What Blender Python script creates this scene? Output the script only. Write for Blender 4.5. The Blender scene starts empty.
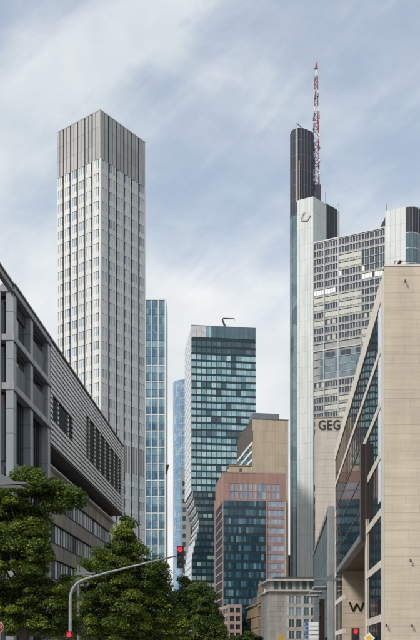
import bpy, math, random
import numpy as np
from mathutils import Vector
random.seed(7)
S = bpy.context.scene
COL = S.collection
F, HX, HY, EYE = 845.0, 210.0, 652.0, 1.6     # lens in photo pixels, principal column, horizon row, eye height

# ---------------------------------------------------------------- camera
cam = bpy.data.cameras.new("camera"); camo = bpy.data.objects.new("camera", cam); COL.objects.link(camo)
camo.location = (0, 0, EYE); camo.rotation_euler = (math.radians(90), 0, 0)
cam.sensor_fit = 'VERTICAL'; cam.sensor_height = 36.0; cam.lens = 36.0 * F / 640.0
cam.shift_y = (HY - 320.0) / 640.0
cam.clip_start = 0.1; cam.clip_end = 6000
S.camera = camo

# ---------------------------------------------------------------- sky and sun
SUN_EL, SUN_AZ = 42.0, 226.0          # azimuth clockwise from +Y: behind the camera, to its left
W = bpy.data.worlds.new("World"); S.world = W; W.use_nodes = True
nt = W.node_tree; N = nt.nodes; L = nt.links
for n in list(N): N.remove(n)
out = N.new("ShaderNodeOutputWorld"); bg1 = N.new("ShaderNodeBackground"); bg2 = N.new("ShaderNodeBackground")
mixs = N.new("ShaderNodeMixShader"); sky = N.new("ShaderNodeTexSky")
sky.sky_type = 'NISHITA'; sky.sun_disc = False
sky.sun_elevation = math.radians(SUN_EL); sky.sun_rotation = math.radians(SUN_AZ)
sky.air_density = 1.25; sky.dust_density = 1.0; sky.ozone_density = 0.9
bg1.inputs[1].default_value = 0.125
L.new(sky.outputs[0], bg1.inputs[0])
tc = N.new("ShaderNodeTexCoord")
def wnoise(scale, sc, detail, rough, dist, loc, rot=(0, 0, 0)):
    mp = N.new("ShaderNodeMapping"); mp.inputs['Scale'].default_value = sc; mp.inputs['Location'].default_value = loc
    mp.inputs['Rotation'].default_value = rot
    nz = N.new("ShaderNodeTexNoise"); nz.inputs['Scale'].default_value = scale; nz.inputs['Detail'].default_value = detail
    nz.inputs['Roughness'].default_value = rough; nz.inputs['Distortion'].default_value = dist
    L.new(tc.outputs['Generated'], mp.inputs[0]); L.new(mp.outputs[0], nz.inputs['Vector']); return nz
def wmath(op, a, b, clamp=False):
    m = N.new("ShaderNodeMath"); m.operation = op; m.use_clamp = clamp
    for i, v in enumerate((a, b)):
        if isinstance(v, (int, float)): m.inputs[i].default_value = v
        else: L.new(v, m.inputs[i])
    return m.outputs[0]
n1 = wnoise(2.4, (1.0, 1.0, 1.5), 9, 0.56, 0.5, (3.1, 0.4, 2.6), (0.0, 0.5, 0.0))
n2 = wnoise(2.3, (1.9, 1.0, 0.55), 10, 0.60, 1.1, (1.2, 5.0, 0.35), (0.0, -0.62, 0.0))
n2.inputs['Vector'].links[0].from_node.vector_type = 'TEXTURE'      # streaks drawn out along one rising direction
sep = N.new("ShaderNodeSeparateXYZ"); L.new(tc.outputs['Generated'], sep.inputs[0])
low = wmath('SUBTRACT', 1.52, wmath('MULTIPLY', sep.outputs[2], 2.2))       # more cloud towards the horizon
v = wmath('ADD', wmath('MULTIPLY', n1.outputs[0], 1.75), wmath('MULTIPLY', n2.outputs[0], 0.8))
v = wmath('ADD', v, low)
# one long high wisp: a band along a great circle, broken up by the streak noise
n4 = wnoise(7.0, (1.9, 1.0, 0.4), 10, 0.66, 0.8, (0.2, 3.0, 1.35), (0.0, -0.66, 0.0)); n4.inputs['Vector'].links[0].from_node.vector_type = 'TEXTURE'
dp = N.new("ShaderNodeVectorMath"); dp.operation = 'DOT_PRODUCT'; L.new(tc.outputs['Generated'], dp.inputs[0]); dp.inputs[1].default_value = (-.509, -.547, .661)
band = wmath('ADD', dp.outputs['Value'], wmath('MULTIPLY', wmath('SUBTRACT', n1.outputs[0], 0.5), 0.10))
band = wmath('DIVIDE', wmath('ABSOLUTE', band, 0), 0.024)
band = wmath('MULTIPLY', wmath('POWER', 2.718, wmath('MULTIPLY', wmath('MULTIPLY', band, band), -1.0)), wmath('MULTIPLY', n4.outputs[0], 1.0))
v = wmath('ADD', wmath('ADD', v, band), wmath('MULTIPLY', wmath('SUBTRACT', n4.outputs[0], 0.5), 0.55))
rmp = N.new("ShaderNodeValToRGB"); rmp.color_ramp.interpolation = 'EASE'
rmp.color_ramp.elements[0].position = 0.0; rmp.color_ramp.elements[0].color = (0.46, 0.46, 0.46, 1)
rmp.color_ramp.elements[1].position = 1.0; rmp.color_ramp.elements[1].color = (1, 1, 1, 1)
L.new(wmath('MULTIPLY', wmath('SUBTRACT', v, 1.47), 1.9, True), rmp.inputs[0])
n3 = wnoise(3.3, (1.0, 1.0, 2.2), 7, 0.55, 0.3, (7.0, 2.0, 4.0))
ccol = N.new("ShaderNodeMixRGB"); ccol.inputs[1].default_value = (0.47, 0.525, 0.575, 1); ccol.inputs[2].default_value = (0.70, 0.71, 0.705, 1)
L.new(wmath('ADD', wmath('MULTIPLY', wmath('SUBTRACT', n3.outputs[0], 0.40), 3.2), wmath('SUBTRACT', 0.72, wmath('MULTIPLY', sep.outputs[2], 1.35)), True), ccol.inputs[0])
L.new(ccol.outputs[0], bg2.inputs[0]); bg2.inputs[1].default_value = 1.0
L.new(rmp.outputs[0], mixs.inputs[0]); L.new(bg1.outputs[0], mixs.inputs[1]); L.new(bg2.outputs[0], mixs.inputs[2])
L.new(mixs.outputs[0], out.inputs[0])

sl = bpy.data.lights.new("sun", 'SUN'); sl.energy = 2.15; sl.angle = math.radians(12); sl.color = (1.0, 0.95, 0.88)
so = bpy.data.objects.new("sun", sl); COL.objects.link(so)
az, el = math.radians(SUN_AZ), math.radians(SUN_EL)
d = Vector((math.sin(az) * math.cos(el), math.cos(az) * math.cos(el), math.sin(el)))
so.rotation_euler = d.to_track_quat('Z', 'Y').to_euler(); so.location = d * 300

S.view_settings.view_transform = 'Standard'; S.view_settings.look = 'None'
S.view_settings.exposure = 0.38; S.view_settings.gamma = 1.0
S.cycles.max_bounces = 6; S.cycles.glossy_bounces = 3; S.cycles.transparent_max_bounces = 6
S.cycles.use_denoising = True

# ---------------------------------------------------------------- materials
def lin(r, g, b):
    f = lambda c: (c / 255 / 12.92) if c / 255 <= 0.04045 else ((c / 255 + 0.055) / 1.055) ** 2.4
    return (f(r), f(g), f(b))
def material(name, a, b=None, rough=0.7, metal=0.0, scale=0.6, detail=5, bump=0.0, rnd=0.0, grain=None, spec=0.5, streak=False, stain=0.0):
    """colour a..b driven by fractal noise (object space is world scale); rnd = share of per-object variation"""
    m = bpy.data.materials.new(name); m.use_nodes = True; t = m.node_tree; n = t.nodes; l = t.links
    p = n['Principled BSDF']; p.inputs['Roughness'].default_value = rough; p.inputs['Metallic'].default_value = metal
    p.inputs['Specular IOR Level'].default_value = spec
    b = b or tuple(min(1, x * 0.8) for x in a)
    geo = n.new("ShaderNodeNewGeometry"); mp = n.new("ShaderNodeMapping"); l.new(geo.outputs['Position'], mp.inputs[0])
    mp.inputs['Scale'].default_value = (1, 1, 0.18) if streak else (grain or (1, 1, 1))
    nz = n.new("ShaderNodeTexNoise"); nz.inputs['Scale'].default_value = scale; nz.inputs['Detail'].default_value = detail
    nz.inputs['Roughness'].default_value = 0.62; l.new(mp.outputs[0], nz.inputs['Vector'])
    mr = n.new("ShaderNodeMapRange"); mr.inputs[1].default_value = 0.3; mr.inputs[2].default_value = 0.7; l.new(nz.outputs[0], mr.inputs[0])
    fac = mr.outputs[0]
    if rnd > 0:
        oi = n.new("ShaderNodeObjectInfo"); mx = n.new("ShaderNodeMix"); mx.inputs[0].default_value = rnd
        l.new(fac, mx.inputs[2]); l.new(oi.outputs['Random'], mx.inputs[3]); fac = mx.outputs[0]
    mc = n.new("ShaderNodeMixRGB"); mc.inputs[1].default_value = (*a, 1); mc.inputs[2].default_value = (*b, 1)
    l.new(fac, mc.inputs[0]); l.new(mc.outputs[0], p.inputs['Base Color'])
    if stain:
        ms = n.new("ShaderNodeMapping"); ms.inputs['Scale'].default_value = (.9, .9, .07); l.new(geo.outputs['Position'], ms.inputs[0])
        ns = n.new("ShaderNodeTexNoise"); ns.inputs['Scale'].default_value = .8; ns.inputs['Detail'].default_value = 7; l.new(ms.outputs[0], ns.inputs['Vector'])
        r2 = n.new("ShaderNodeMapRange"); r2.inputs[1].default_value = .35; r2.inputs[2].default_value = .7; r2.inputs[3].default_value = 1.0; r2.inputs[4].default_value = 1 - stain
        l.new(ns.outputs[0], r2.inputs[0]); m2 = n.new("ShaderNodeMixRGB"); m2.blend_type = 'MULTIPLY'; m2.inputs[0].default_value = 1
        l.new(mc.outputs[0], m2.inputs[1]); l.new(r2.outputs[0], m2.inputs[2]); l.new(m2.outputs[0], p.inputs['Base Color'])
    if bump:
        bp = n.new("ShaderNodeBump"); bp.inputs['Strength'].default_value = bump; bp.inputs['Distance'].default_value = 0.03
        nz2 = n.new("ShaderNodeTexNoise"); nz2.inputs['Scale'].default_value = scale * 6; nz2.inputs['Detail'].default_value = 6
        l.new(mp.outputs[0], nz2.inputs['Vector']); l.new(nz2.outputs[0], bp.inputs['Height']); l.new(bp.outputs[0], p.inputs['Normal'])
    return m
def glass(name, cols, rough=0.06, spec=0.8, wav=0.02, cell=0.0, metal=0.0):
    """window glass: per-object (or per-cell) tint picked from cols, with a slight waviness so that panes do not mirror alike"""
    m = bpy.data.materials.new(name); m.use_nodes = True; t = m.node_tree; n = t.nodes; l = t.links
    p = n['Principled BSDF']; p.inputs['Roughness'].default_value = rough; p.inputs['Specular IOR Level'].default_value = spec
    p.inputs['Metallic'].default_value = metal
    geo = n.new("ShaderNodeNewGeometry")
    if cell:
        vo = n.new("ShaderNodeTexVoronoi"); vo.inputs['Scale'].default_value = cell; l.new(geo.outputs['Position'], vo.inputs['Vector'])
        sp = n.new("ShaderNodeSeparateColor"); l.new(vo.outputs['Color'], sp.inputs[0]); fac = sp.outputs[0]
    else:
        oi = n.new("ShaderNodeObjectInfo"); fac = oi.outputs['Random']
    r = n.new("ShaderNodeValToRGB"); cr = r.color_ramp
    while len(cr.elements) < len(cols): cr.elements.new(0.5)
    for i, c in enumerate(cols):
        cr.elements[i].position = i / max(1, len(cols) - 1); 
    for i, c in enumerate(cols): cr.elements[i].color = (*c, 1)
    l.new(fac, r.inputs[0])
    nz = n.new("ShaderNodeTexNoise"); nz.inputs['Scale'].default_value = 0.5; nz.inputs['Detail'].default_value = 4
    l.new(geo.outputs['Position'], nz.inputs['Vector'])
    mu = n.new("ShaderNodeMixRGB"); mu.blend_type = 'MULTIPLY'; mu.inputs[0].default_value = 0.6
    l.new(r.outputs[0], mu.inputs[1]); l.new(nz.outputs[0], mu.inputs[2]); l.new(mu.outputs[0], p.inputs['Base Color'])
    if wav:
        nb = n.new("ShaderNodeTexNoise"); nb.inputs['Scale'].default_value = 0.35; nb.inputs['Detail'].default_value = 2
        l.new(geo.outputs['Position'], nb.inputs['Vector'])
        bp = n.new("ShaderNodeBump"); bp.inputs['Strength'].default_value = wav * 10; bp.inputs['Distance'].default_value = 0.05
        l.new(nb.outputs[0], bp.inputs['Height']); l.new(bp.outputs[0], p.inputs['Normal'])
    return m
def emitter(name, c, s):
    m = bpy.data.materials.new(name); m.use_nodes = True; p = m.node_tree.nodes['Principled BSDF']
    p.inputs['Base Color'].default_value = (*c, 1); p.inputs['Emission Color'].default_value = (*c, 1); p.inputs['Emission Strength'].default_value = s
    return m
M = {}
M['asphalt'] = material('asphalt', (.05, .05, .052), (.07, .07, .068), .9, scale=2, bump=.3)
M['paving'] = material('paving', (.22, .21, .20), (.30, .29, .27), .85, scale=1.5, bump=.2, rnd=.3)
M['kerb'] = material('kerb stone', (.30, .30, .29), (.38, .37, .35), .8)
M['ground'] = material('ground', (.12, .12, .11), (.16, .155, .14), .9, scale=.1)
M['paint'] = material('road paint', (.75, .75, .73), (.6, .6, .58), .7, scale=5)
# left office
M['steelgrey'] = material('grey painted steel', (.33, .36, .39), (.26, .285, .31), .45, .25, scale=1.0, rnd=.3, streak=True, stain=0.25)
M['beamgrey'] = material('grey beam cladding', (.37, .385, .40), (.29, .30, .315), .5, .2, scale=1.0, streak=True, stain=0.25)
M['darkvoid'] = material('dark recess', (.018, .02, .022), (.03, .032, .034), .6)
M['darkglass'] = glass('dark office glass', [(.01, .014, .018), (.03, .04, .045), (.015, .02, .022)])
M['spanel'] = material('grey spandrel panel', (.14, .15, .152), (.09, .096, .098), .6, scale=.9, rnd=.3, streak=True)
M['slat'] = material('pale aluminium slat', (.70, .70, .685), (.57, .57, .555), .4, .15, scale=1.4, rnd=.25, stain=0.2)
M['greenglass'] = glass('dark green glass', [(.01, .035, .03), (.015, .05, .045), (.006, .02, .02)], rough=.5, spec=.08)
M['concrete'] = material('weathered brown concrete', (.44, .385, .31), (.26, .225, .18), .85, scale=.9, bump=.3, rnd=.25, streak=True, stain=0.35)
M['whiteblind'] = glass('window with pale blind', [(.90, .98, .97), (.85, .95, .93), (.06, .08, .08), (.9, .98, .96), (.98, .99, .98), (.75, .86, .86)], rough=.5, spec=.2)  # bright sky reflection painted as pale tints; the dark entry is plain glass
# ribbed tower
M['ribpanel'] = material('grey metal crown panel', (.54, .53, .51), (.38, .375, .36), .55, .15, scale=.5, rnd=.5, streak=True, stain=0.25)
M['ivory'] = material('ivory cladding', (.78, .77, .73), (.66, .655, .63), .5, scale=.3, rnd=.35, streak=True, stain=0.14)
M['ivory2'] = material('pale spandrel cladding', (.76, .76, .74), (.66, .665, .65), .5, scale=.3, rnd=.4, stain=0.18)
M['slot'] = material('dark slot', (.018, .022, .022), (.03, .034, .034), .7, scale=.4, spec=.2)
M['towerslot'] = material('grey slot lining', (.055, .058, .058), (.08, .083, .08), .7, scale=.4, spec=.2)
M['towerpane'] = glass('pale tower window', [(.70, .82, .88), (.92, .97, .98), (.50, .60, .66), (.97, .99, .99), (.78, .88, .92), (.98, .98, .96), (.62, .74, .82)], rough=.2, spec=.5)
M['louvre'] = material('grey louvre', (.34, .34, .33), (.27, .27, .26), .6, rnd=.4)
# blue white-framed tower
M['whiteframe'] = material('white facade frame', (.80, .79, .74), (.70, .69, .65), .5, scale=.4)
M['bluespan'] = material('blue grey spandrel glass', (.13, .24, .30), (.18, .30, .36), .3, scale=.5)
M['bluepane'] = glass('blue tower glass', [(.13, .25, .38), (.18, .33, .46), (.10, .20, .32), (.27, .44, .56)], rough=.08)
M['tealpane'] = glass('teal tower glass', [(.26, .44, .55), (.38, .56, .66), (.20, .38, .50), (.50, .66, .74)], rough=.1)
# curved blue tower
M['skyglass'] = glass('pale blue curved glass', [(.14, .33, .55), (.28, .48, .68), (.18, .38, .60), (.48, .66, .80)], rough=.1, cell=.35)
M['curtainrib'] = material('thin pale rib', (.50, .58, .64), (.42, .50, .56), .4, .3)
M['slimgrey'] = material('grey slim block', (.40, .39, .38), (.33, .32, .31), .7, streak=True)
# central dark tower
M['towerdark'] = material('dark teal spandrel', (.012, .030, .040), (.02, .045, .056), .25, .2, scale=.3)
M['mintpane'] = glass('mint office window', [(.16, .36, .44), (.46, .76, .82), (.60, .88, .92), (.28, .54, .62), (.70, .95, .97), (.40, .68, .76), (.22, .44, .52)], rough=.12, spec=.5)
M['dimpane'] = glass('dim office window', [(.03, .07, .095), (.07, .15, .19), (.04, .09, .12), (.12, .23, .28)], rough=.08)
M['crownpane'] = glass('slate crown glass', [(.06, .14, .18), (.12, .22, .28), (.08, .17, .22)], rough=.1)
M['whitepane'] = glass('white crown panel', [(.74, .76, .76), (.82, .80, .78), (.64, .68, .70)], rough=.2)  # bright reflection on the left crown glass, put into the colour
M['palefin'] = material('pale side cladding', (.74, .77, .78), (.60, .64, .66), .35, .1, scale=.25, rnd=.4, stain=0.2)
M['litpane'] = glass('window with lit ceiling', [(.40, .58, .56), (.25, .42, .42), (.50, .66, .64)], rough=.12)  # reflecting, lit look of a few panes put into the tint
# beige block / red block
M['beige'] = material('beige stone panel', (.54, .44, .315), (.45, .365, .265), .7, scale=.4, rnd=.6, stain=0.16)
M['brownmetal'] = material('brown grey metal', (.105, .088, .08), (.14, .12, .11), .7, scale=.5, spec=.2, rnd=.3)
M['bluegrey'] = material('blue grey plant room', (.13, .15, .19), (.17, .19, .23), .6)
M['redstone'] = material('red brown stone', (.42, .245, .20), (.31, .185, .15), .75, scale=.35, rnd=.35, stain=0.22)
M['pinkstone'] = material('pink stone', (.46, .335, .305), (.37, .26, .24), .75, scale=.4, stain=0.2)
M['bluewin'] = glass('pale blue window', [(.22, .32, .44), (.42, .52, .62), (.30, .42, .54), (.55, .62, .70)], rough=.12)
M['curtain'] = glass('teal curtain glass', [(.03, .10, .15), (.06, .18, .25), (.018, .055, .085), (.20, .36, .42), (.015, .045, .075), (.025, .08, .115), (.012, .04, .07)], rough=.1, spec=.5)
# tall slab tower
M['whitealu'] = material('pale green white aluminium', (.66, .685, .665), (.54, .575, .56), .5, .0, scale=.15, rnd=.4, streak=True, stain=0.14)
M['slatecurve'] = material('dark slate cladding', (.040, .044, .056), (.075, .076, .088), .65, .0, scale=.12, spec=.2, streak=True)
M['tealstrip'] = glass('teal strip glass', [(.16, .27, .30), (.24, .36, .38), (.10, .19, .22)], rough=.1, cell=.12)
M['alugrid'] = material('grey facade grid', (.42, .44, .44), (.33, .35, .355), .45, .2, scale=.3)
M['aluspan'] = material('warm grey spandrel', (.38, .38, .36), (.30, .305, .295), .5, scale=.3, rnd=.5, stain=0.2)
M['darkwin'] = glass('dark office window', [(.03, .045, .065), (.06, .08, .11), (.10, .13, .16), (.04, .05, .07)], rough=.08)
M['creamblind'] = material('cream blind', (.58, .56, .46), (.50, .49, .42), .6, rnd=.6)
M['whiteblindb'] = material('bright white blind', (.84, .86, .82), (.78, .80, .78), .5)
M['garden'] = glass('winter garden glass', [(.13, .20, .24), (.20, .29, .33), (.28, .38, .42)], rough=.08)
M['mastred'] = material('mast red paint', (.34, .10, .12), (.28, .085, .10), .5)
M['mastwhite'] = material('mast white paint', (.80, .80, .80), (.7, .7, .7), .5)
M['mastdark'] = material('dark antenna', (.10, .10, .12), (.15, .15, .16), .6)
# right building
M['travertine'] = material('travertine block', (.70, .60, .47), (.55, .465, .36), .75, scale=.7, detail=9, bump=.3, rnd=.32, grain=(.3, .3, 4.5), stain=0.16)
M['travlight'] = material('pale travertine frame', (.80, .74, .65), (.70, .645, .56), .7, scale=.8, stain=0.14)
M['joint'] = material('stone joint', (.44, .36, .27), (.38, .31, .23), .9)
M['bronze'] = material('dark bronze metal', (.035, .027, .024), (.055, .042, .036), .4, .5)
M['greymetal'] = material('mid grey metal', (.16, .16, .165), (.22, .22, .225), .45, .4)
M['lowglass'] = glass('dim teal street glass', [(.03, .07, .08), (.05, .11, .12), (.02, .05, .06), (.10, .18, .18)], rough=.3, spec=.3)
M['flankwin'] = material('matt dark flank glazing', (.022, .028, .036), (.04, .045, .055), .6, spec=.08)
M['mirror'] = glass('street facade glass', [(.012, .022, .026), (.022, .034, .04), (.015, .028, .032)], rough=.03, spec=1.0, wav=.035)
M['mirror'].node_tree.nodes['Principled BSDF'].inputs['IOR'].default_value = 1.9
M['soffit'] = material('brown soffit panel', (.16, .11, .08), (.12, .085, .062), .6, rnd=.4)
M['paleCurtain'] = material('pale roller blind', (.80, .85, .88), (.72, .78, .82), .7)  # sky mirrored in the corner glazing, painted as pale colour
M['gegstone'] = material('pale travertine wall', (.59, .53, .45), (.50, .45, .385), .75, scale=.35, detail=8, rnd=.4, grain=(.4, .4, 2.6), stain=0.16)
M['letter'] = material('dark letter', (.045, .035, .03), (.06, .05, .04), .4, .4)
M['lstone'] = material('light limestone', (.50, .47, .42), (.36, .335, .30), .8, scale=.5, rnd=.4, bump=.2, stain=0.3)
M['cornice'] = material('pale cornice', (.60, .57, .51), (.50, .47, .42), .8, stain=0.2)
M['ornate'] = material('weathered sandstone', (.30, .225, .135), (.19, .14, .09), .85, scale=.7, streak=True)
M['slateroof'] = material('dark slate roof', (.05, .052, .06), (.075, .075, .08), .7)
# small things
M['galv'] = material('galvanised steel', (.34, .35, .36), (.22, .23, .24), .6, .3, scale=5)
M['polegrey'] = material('grey pole paint', (.13, .14, .15), (.18, .185, .19), .5, .3)
M['lamphead'] = material('grey lamp head', (.14, .15, .165), (.20, .21, .22), .5, .3)
M['black'] = material('black signal housing', (.012, .012, .012), (.02, .02, .02), .5)
M['lensoff'] = material('unlit lens', (.02, .035, .03), (.03, .04, .035), .2)
M['redlit'] = emitter('red signal light', (1.0, .012, .02), 1.8)
M['redpaint'] = material('sign red', (.55, .02, .03), (.5, .02, .03), .4)
M['whitepaint'] = material('sign white', (.80, .80, .80), (.74, .74, .74), .4)
M['bluepaint'] = material('sign blue', (.02, .13, .42), (.02, .11, .36), .4)
M['yellowpaint'] = material('sign yellow', (.80, .50, .03), (.74, .45, .03), .4)
M['bark'] = material('bark', (.075, .06, .045), (.045, .036, .028), .9, scale=6, bump=.6)

# ---------------------------------------------------------------- helpers
def X(px, Y): return (px - HX) / F * Y
def Z(py, Y): return EYE + (HY - py) / F * Y
def tag(o, label, cat, group=None):
    o['label'] = label; o['category'] = cat
    if group: o['group'] = group
    return o
def thing(name, label, cat, loc, group=None):
    o = bpy.data.objects.new(name, None); COL.objects.link(o); o.location = loc; o.empty_display_size = .5
    return tag(o, label, cat, group)
_boxes = {}
def box_mesh(w, dd, h, mat):
    key = (round(w, 3), round(dd, 3), round(h, 3), mat.name)
    if key not in _boxes:
        me = bpy.data.meshes.new("piece")
        v = [(x, y, z) for z in (0, h) for y in (0, dd) for x in (0, w)]
        f = [(0, 2, 3, 1), (4, 5, 7, 6), (0, 1, 5, 4), (1, 3, 7, 5), (3, 2, 6, 7), (2, 0, 4, 6)]
        me.from_pydata(v, [], f); me.materials.append(mat); _boxes[key] = me
    return _boxes[key]
def link(name, me, parent=None, loc=(0, 0, 0), rz=0.0):
    o = bpy.data.objects.new(name, me); COL.objects.link(o)
    if parent is not None:
        o.parent = parent
    o.location = loc; o.rotation_euler = (0, 0, rz)
    return o
def wloc(root):                                    # where a thing or part sits in the world (parts are not rotated when they carry sub-parts)
    p = Vector((0, 0, 0)); r = root
    while r is not None: p += r.location; r = r.parent
    return p
class Face:
    """a facade: origin at its left end seen from outside, u to the right, d outwards, z up"""
    def __init__(s, ox, oy, ux, uy):
        n = math.hypot(ux, uy); s.o = Vector((ox, oy, 0)); s.u = Vector((ux / n, uy / n, 0)); s.n = Vector((s.u.y, -s.u.x, 0))
        s.a = math.atan2(uy, ux)
    def p(s, u, d, z): return s.o + s.u * u + s.n * d + Vector((0, 0, z))
    def box(s, name, u0, u1, d0, d1, z0, z1, mat, root):
        return link(name, box_mesh(u1 - u0, d1 - d0, z1 - z0, mat), root, s.p(u0, d1, z0) - wloc(root), s.a)
class MB:
    """collects faces for ONE mesh object"""
    def __init__(s): s.v = []; s.f = []
    def add(s, v, f):
        b = len(s.v); s.v += [tuple(p) for p in v]; s.f += [tuple(i + b for i in q) for q in f]
    def fbox(s, fc, u0, u1, d0, d1, z0, z1):
        v = [fc.p(u, d, z) for z in (z0, z1) for d in (d1, d0) for u in (u0, u1)]
        s.add(v, [(0, 2, 3, 1), (4, 5, 7, 6), (0, 1, 5, 4), (1, 3, 7, 5), (3, 2, 6, 7), (2, 0, 4, 6)])
    def box(s, x0, x1, y0, y1, z0, z1):
        v = [(x, y, z) for z in (z0, z1) for y in (y0, y1) for x in (x0, x1)]
        s.add(v, [(0, 2, 3, 1), (4, 5, 7, 6), (0, 1, 5, 4), (1, 3, 7, 5), (3, 2, 6, 7), (2, 0, 4, 6)])
    def prism(s, poly, z0, z1):
        n = len(poly); v = [(x, y, z0) for x, y in poly] + [(x, y, z1) for x, y in poly]
        s.add(v, [tuple(range(n - 1, -1, -1)), tuple(range(n, 2 * n))] + [(i, (i + 1) % n, n + (i + 1) % n, n + i) for i in range(n)])
    def tube(s, pts, r, seg=8):
        pts = [Vector(p) for p in pts]; rs = r if isinstance(r, (list, tuple)) else [r] * len(pts); b = len(s.v)
        for i, p in enumerate(pts):
            t = (pts[min(i + 1, len(pts) - 1)] - pts[max(i - 1, 0)]).normalized()
            a = t.cross(Vector((0.31, 0.95, 0.02))).normalized() if abs(t.y) < .9 else t.cross(Vector((0, 0, 1))).normalized()
            c = t.cross(a)
            for k in range(seg):
                g = 2 * math.pi * k / seg; s.v.append(tuple(p + (a * math.cos(g) + c * math.sin(g)) * rs[i]))
        for i in range(len(pts) - 1):
            for k in range(seg):
                s.f.append((b + i * seg + k, b + i * seg + (k + 1) % seg, b + (i + 1) * seg + (k + 1) % seg, b + (i + 1) * seg + k))
        s.f.append(tuple(b + k for k in range(seg - 1, -1, -1))); s.f.append(tuple(b + (len(pts) - 1) * seg + k for k in range(seg)))
    def disc(s, c, r, th, seg=28):                 # a disc facing the camera side (-Y)
        x, y, z = c
        v = [(x + r * math.cos(2 * math.pi * k / seg), y + q, z + r * math.sin(2 * math.pi * k / seg)) for q in (-th / 2, th / 2) for k in range(seg)]
        s.add(v, [tuple(range(seg)), tuple(range(2 * seg - 1, seg - 1, -1))] + [(k, k + seg, (k + 1) % seg + seg, (k + 1) % seg) for k in range(seg)])
    def build(s, name, mat, root=None, kind=None, smooth=False):
        o0 = wloc(root) if root is not None else Vector((0, 0, 0))
        me = bpy.data.meshes.new(name); me.from_pydata([(p[0] - o0.x, p[1] - o0.y, p[2] - o0.z) for p in s.v], [], s.f)
        me.materials.append(mat); me.validate()
        if smooth: me.polygons.foreach_set('use_smooth', [True] * len(me.polygons))
        o = link(name, me, root)
        if kind: o['kind'] = kind
        return o

# ---------------------------------------------------------------- ground, road, pavements
SD = Vector((0.07, 1, 0)).normalized()
def strip(name, x0, x1, y0, y1, z0, z1, mat, label=None):
    m = MB(); m.prism([(x0 + .07 * y0, y0), (x1 + .07 * y0, y0), (x1 + .07 * y1, y1), (x0 + .07 * y1, y1)], z0, z1)
    o = m.build(name, mat); o['kind'] = 'structure'; return o
g = MB(); g.add([(-2500, -600, -.02), (2500, -600, -.02), (2500, 4500, -.02), (-2500, 4500, -.02)], [(0, 1, 2, 3)])
g.build('ground', M['ground'], kind='structure')
strip('road', -6.5, 6.0, -60, 262, -.015, 0.0, M['asphalt'])
strip('pavement', -19.6, -6.7, -60, 262, 0, .12, M['paving']); strip('pavement', 6.2, 9.0, -60, 262, 0, .12, M['paving'])
strip('kerb', -6.7, -6.5, -60, 262, -.01, .13, M['kerb']); strip('kerb', 6.0, 6.2, -60, 262, -.01, .13, M['kerb'])
mk = MB()
for k in range(24):
    y = -40 + k * 12
    mk.prism([(-.3 + .07 * y, y), (-.15 + .07 * y, y), (-.15 + .07 * (y + 5), y + 5), (-.3 + .07 * (y + 5), y + 5)], .002, .006)
mk.build('road_marking', M['paint'], kind='structure')

# ================================================================ LEFT OFFICE with steel frame and slatted upper storeys
LA = 20.0; LS = 0.0615
def lx(Y, a=LA): return -a + LS * Y
Y0, YM, Y1, LZ = 68.0, 80.0, 121.8, 31.1
rt = thing('office_building', 'dark grey framed office block with slatted upper storeys at the left edge', 'building', (lx(Y0), Y0, 0))
cl = math.sqrt(1 + LS * LS)
# street face: seen from the street its right end is the far end
fs = Face(lx(Y0), Y0, LS, 1)                 # u runs away from the camera, n must point to +X
Ln = (YM - Y0) * cl; Lf = (Y1 - Y0) * cl
core = MB(); core.prism([(lx(Y0, LA + .75), Y0 + .9), (lx(YM, LA + .75), YM), (lx(YM, LA + 2.0), YM), (lx(Y1, LA + 2.0), Y1), (lx(Y1, LA + 24), Y1), (lx(Y0, LA + 24), Y0 + .9)], 0, LZ - .3)
core.build('wall', M['darkvoid'], rt)
front = Face(lx(Y0) - 24, Y0, 1, -LS * 0)    # face towards the camera
front.o = Vector((lx(Y0) - 24, Y0, 0))
# columns of the framed bays
beams = [31.1, 27.2, 23.25]
cw = .85
for k, u in enumerate((0.0, 5.0, 11.0)):
    fs.box('column', u, u + cw, -.62, 0, 0, LZ - .45 if k else LZ - .45, M['steelgrey'], rt)
for u in (17.4, 11.6, 5.8):
    front.box('column', u, u + cw, -cw, 0, 0, LZ - .45, M['steelgrey'], rt)
for z in (29.0, 25.2, 21.2, 19.2, 15.2, 13.2):
    for u in (0.0, 5.0, 11.0): fs.box('joint_strip', u - .004, u + cw + .004, -.624, .004, z, z + .025, M['slot'], rt)
    for u in (17.4, 11.6): front.box('joint_strip', u - .004, u + cw + .004, -.2, .004, z, z + .025, M['slot'], rt)
front.box('downpipe', 22.9, 23.02, .0, .12, 0, LZ - .6, M['greymetal'], rt)
for i, z in enumerate(beams):
    for q in range(4): fs.box('beam_joint', 2.4 * q + 1.3, 2.4 * q + 1.325, -.2, .063, z - .5, z - .005, M['slot'], rt)
    fs.box('beam', -.05, Ln, -.63, .06, z - .5, z, M['beamgrey'], rt)
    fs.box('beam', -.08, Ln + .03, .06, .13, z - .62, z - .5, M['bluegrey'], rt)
    front.box('beam', 0, 24 - .1, -.9, .06, z - .5, z, M['beamgrey'], rt)
fs.box('parapet', -.1, Lf, -1.0, .2, LZ + .01, LZ + .13, M['greymetal'], rt)
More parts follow.
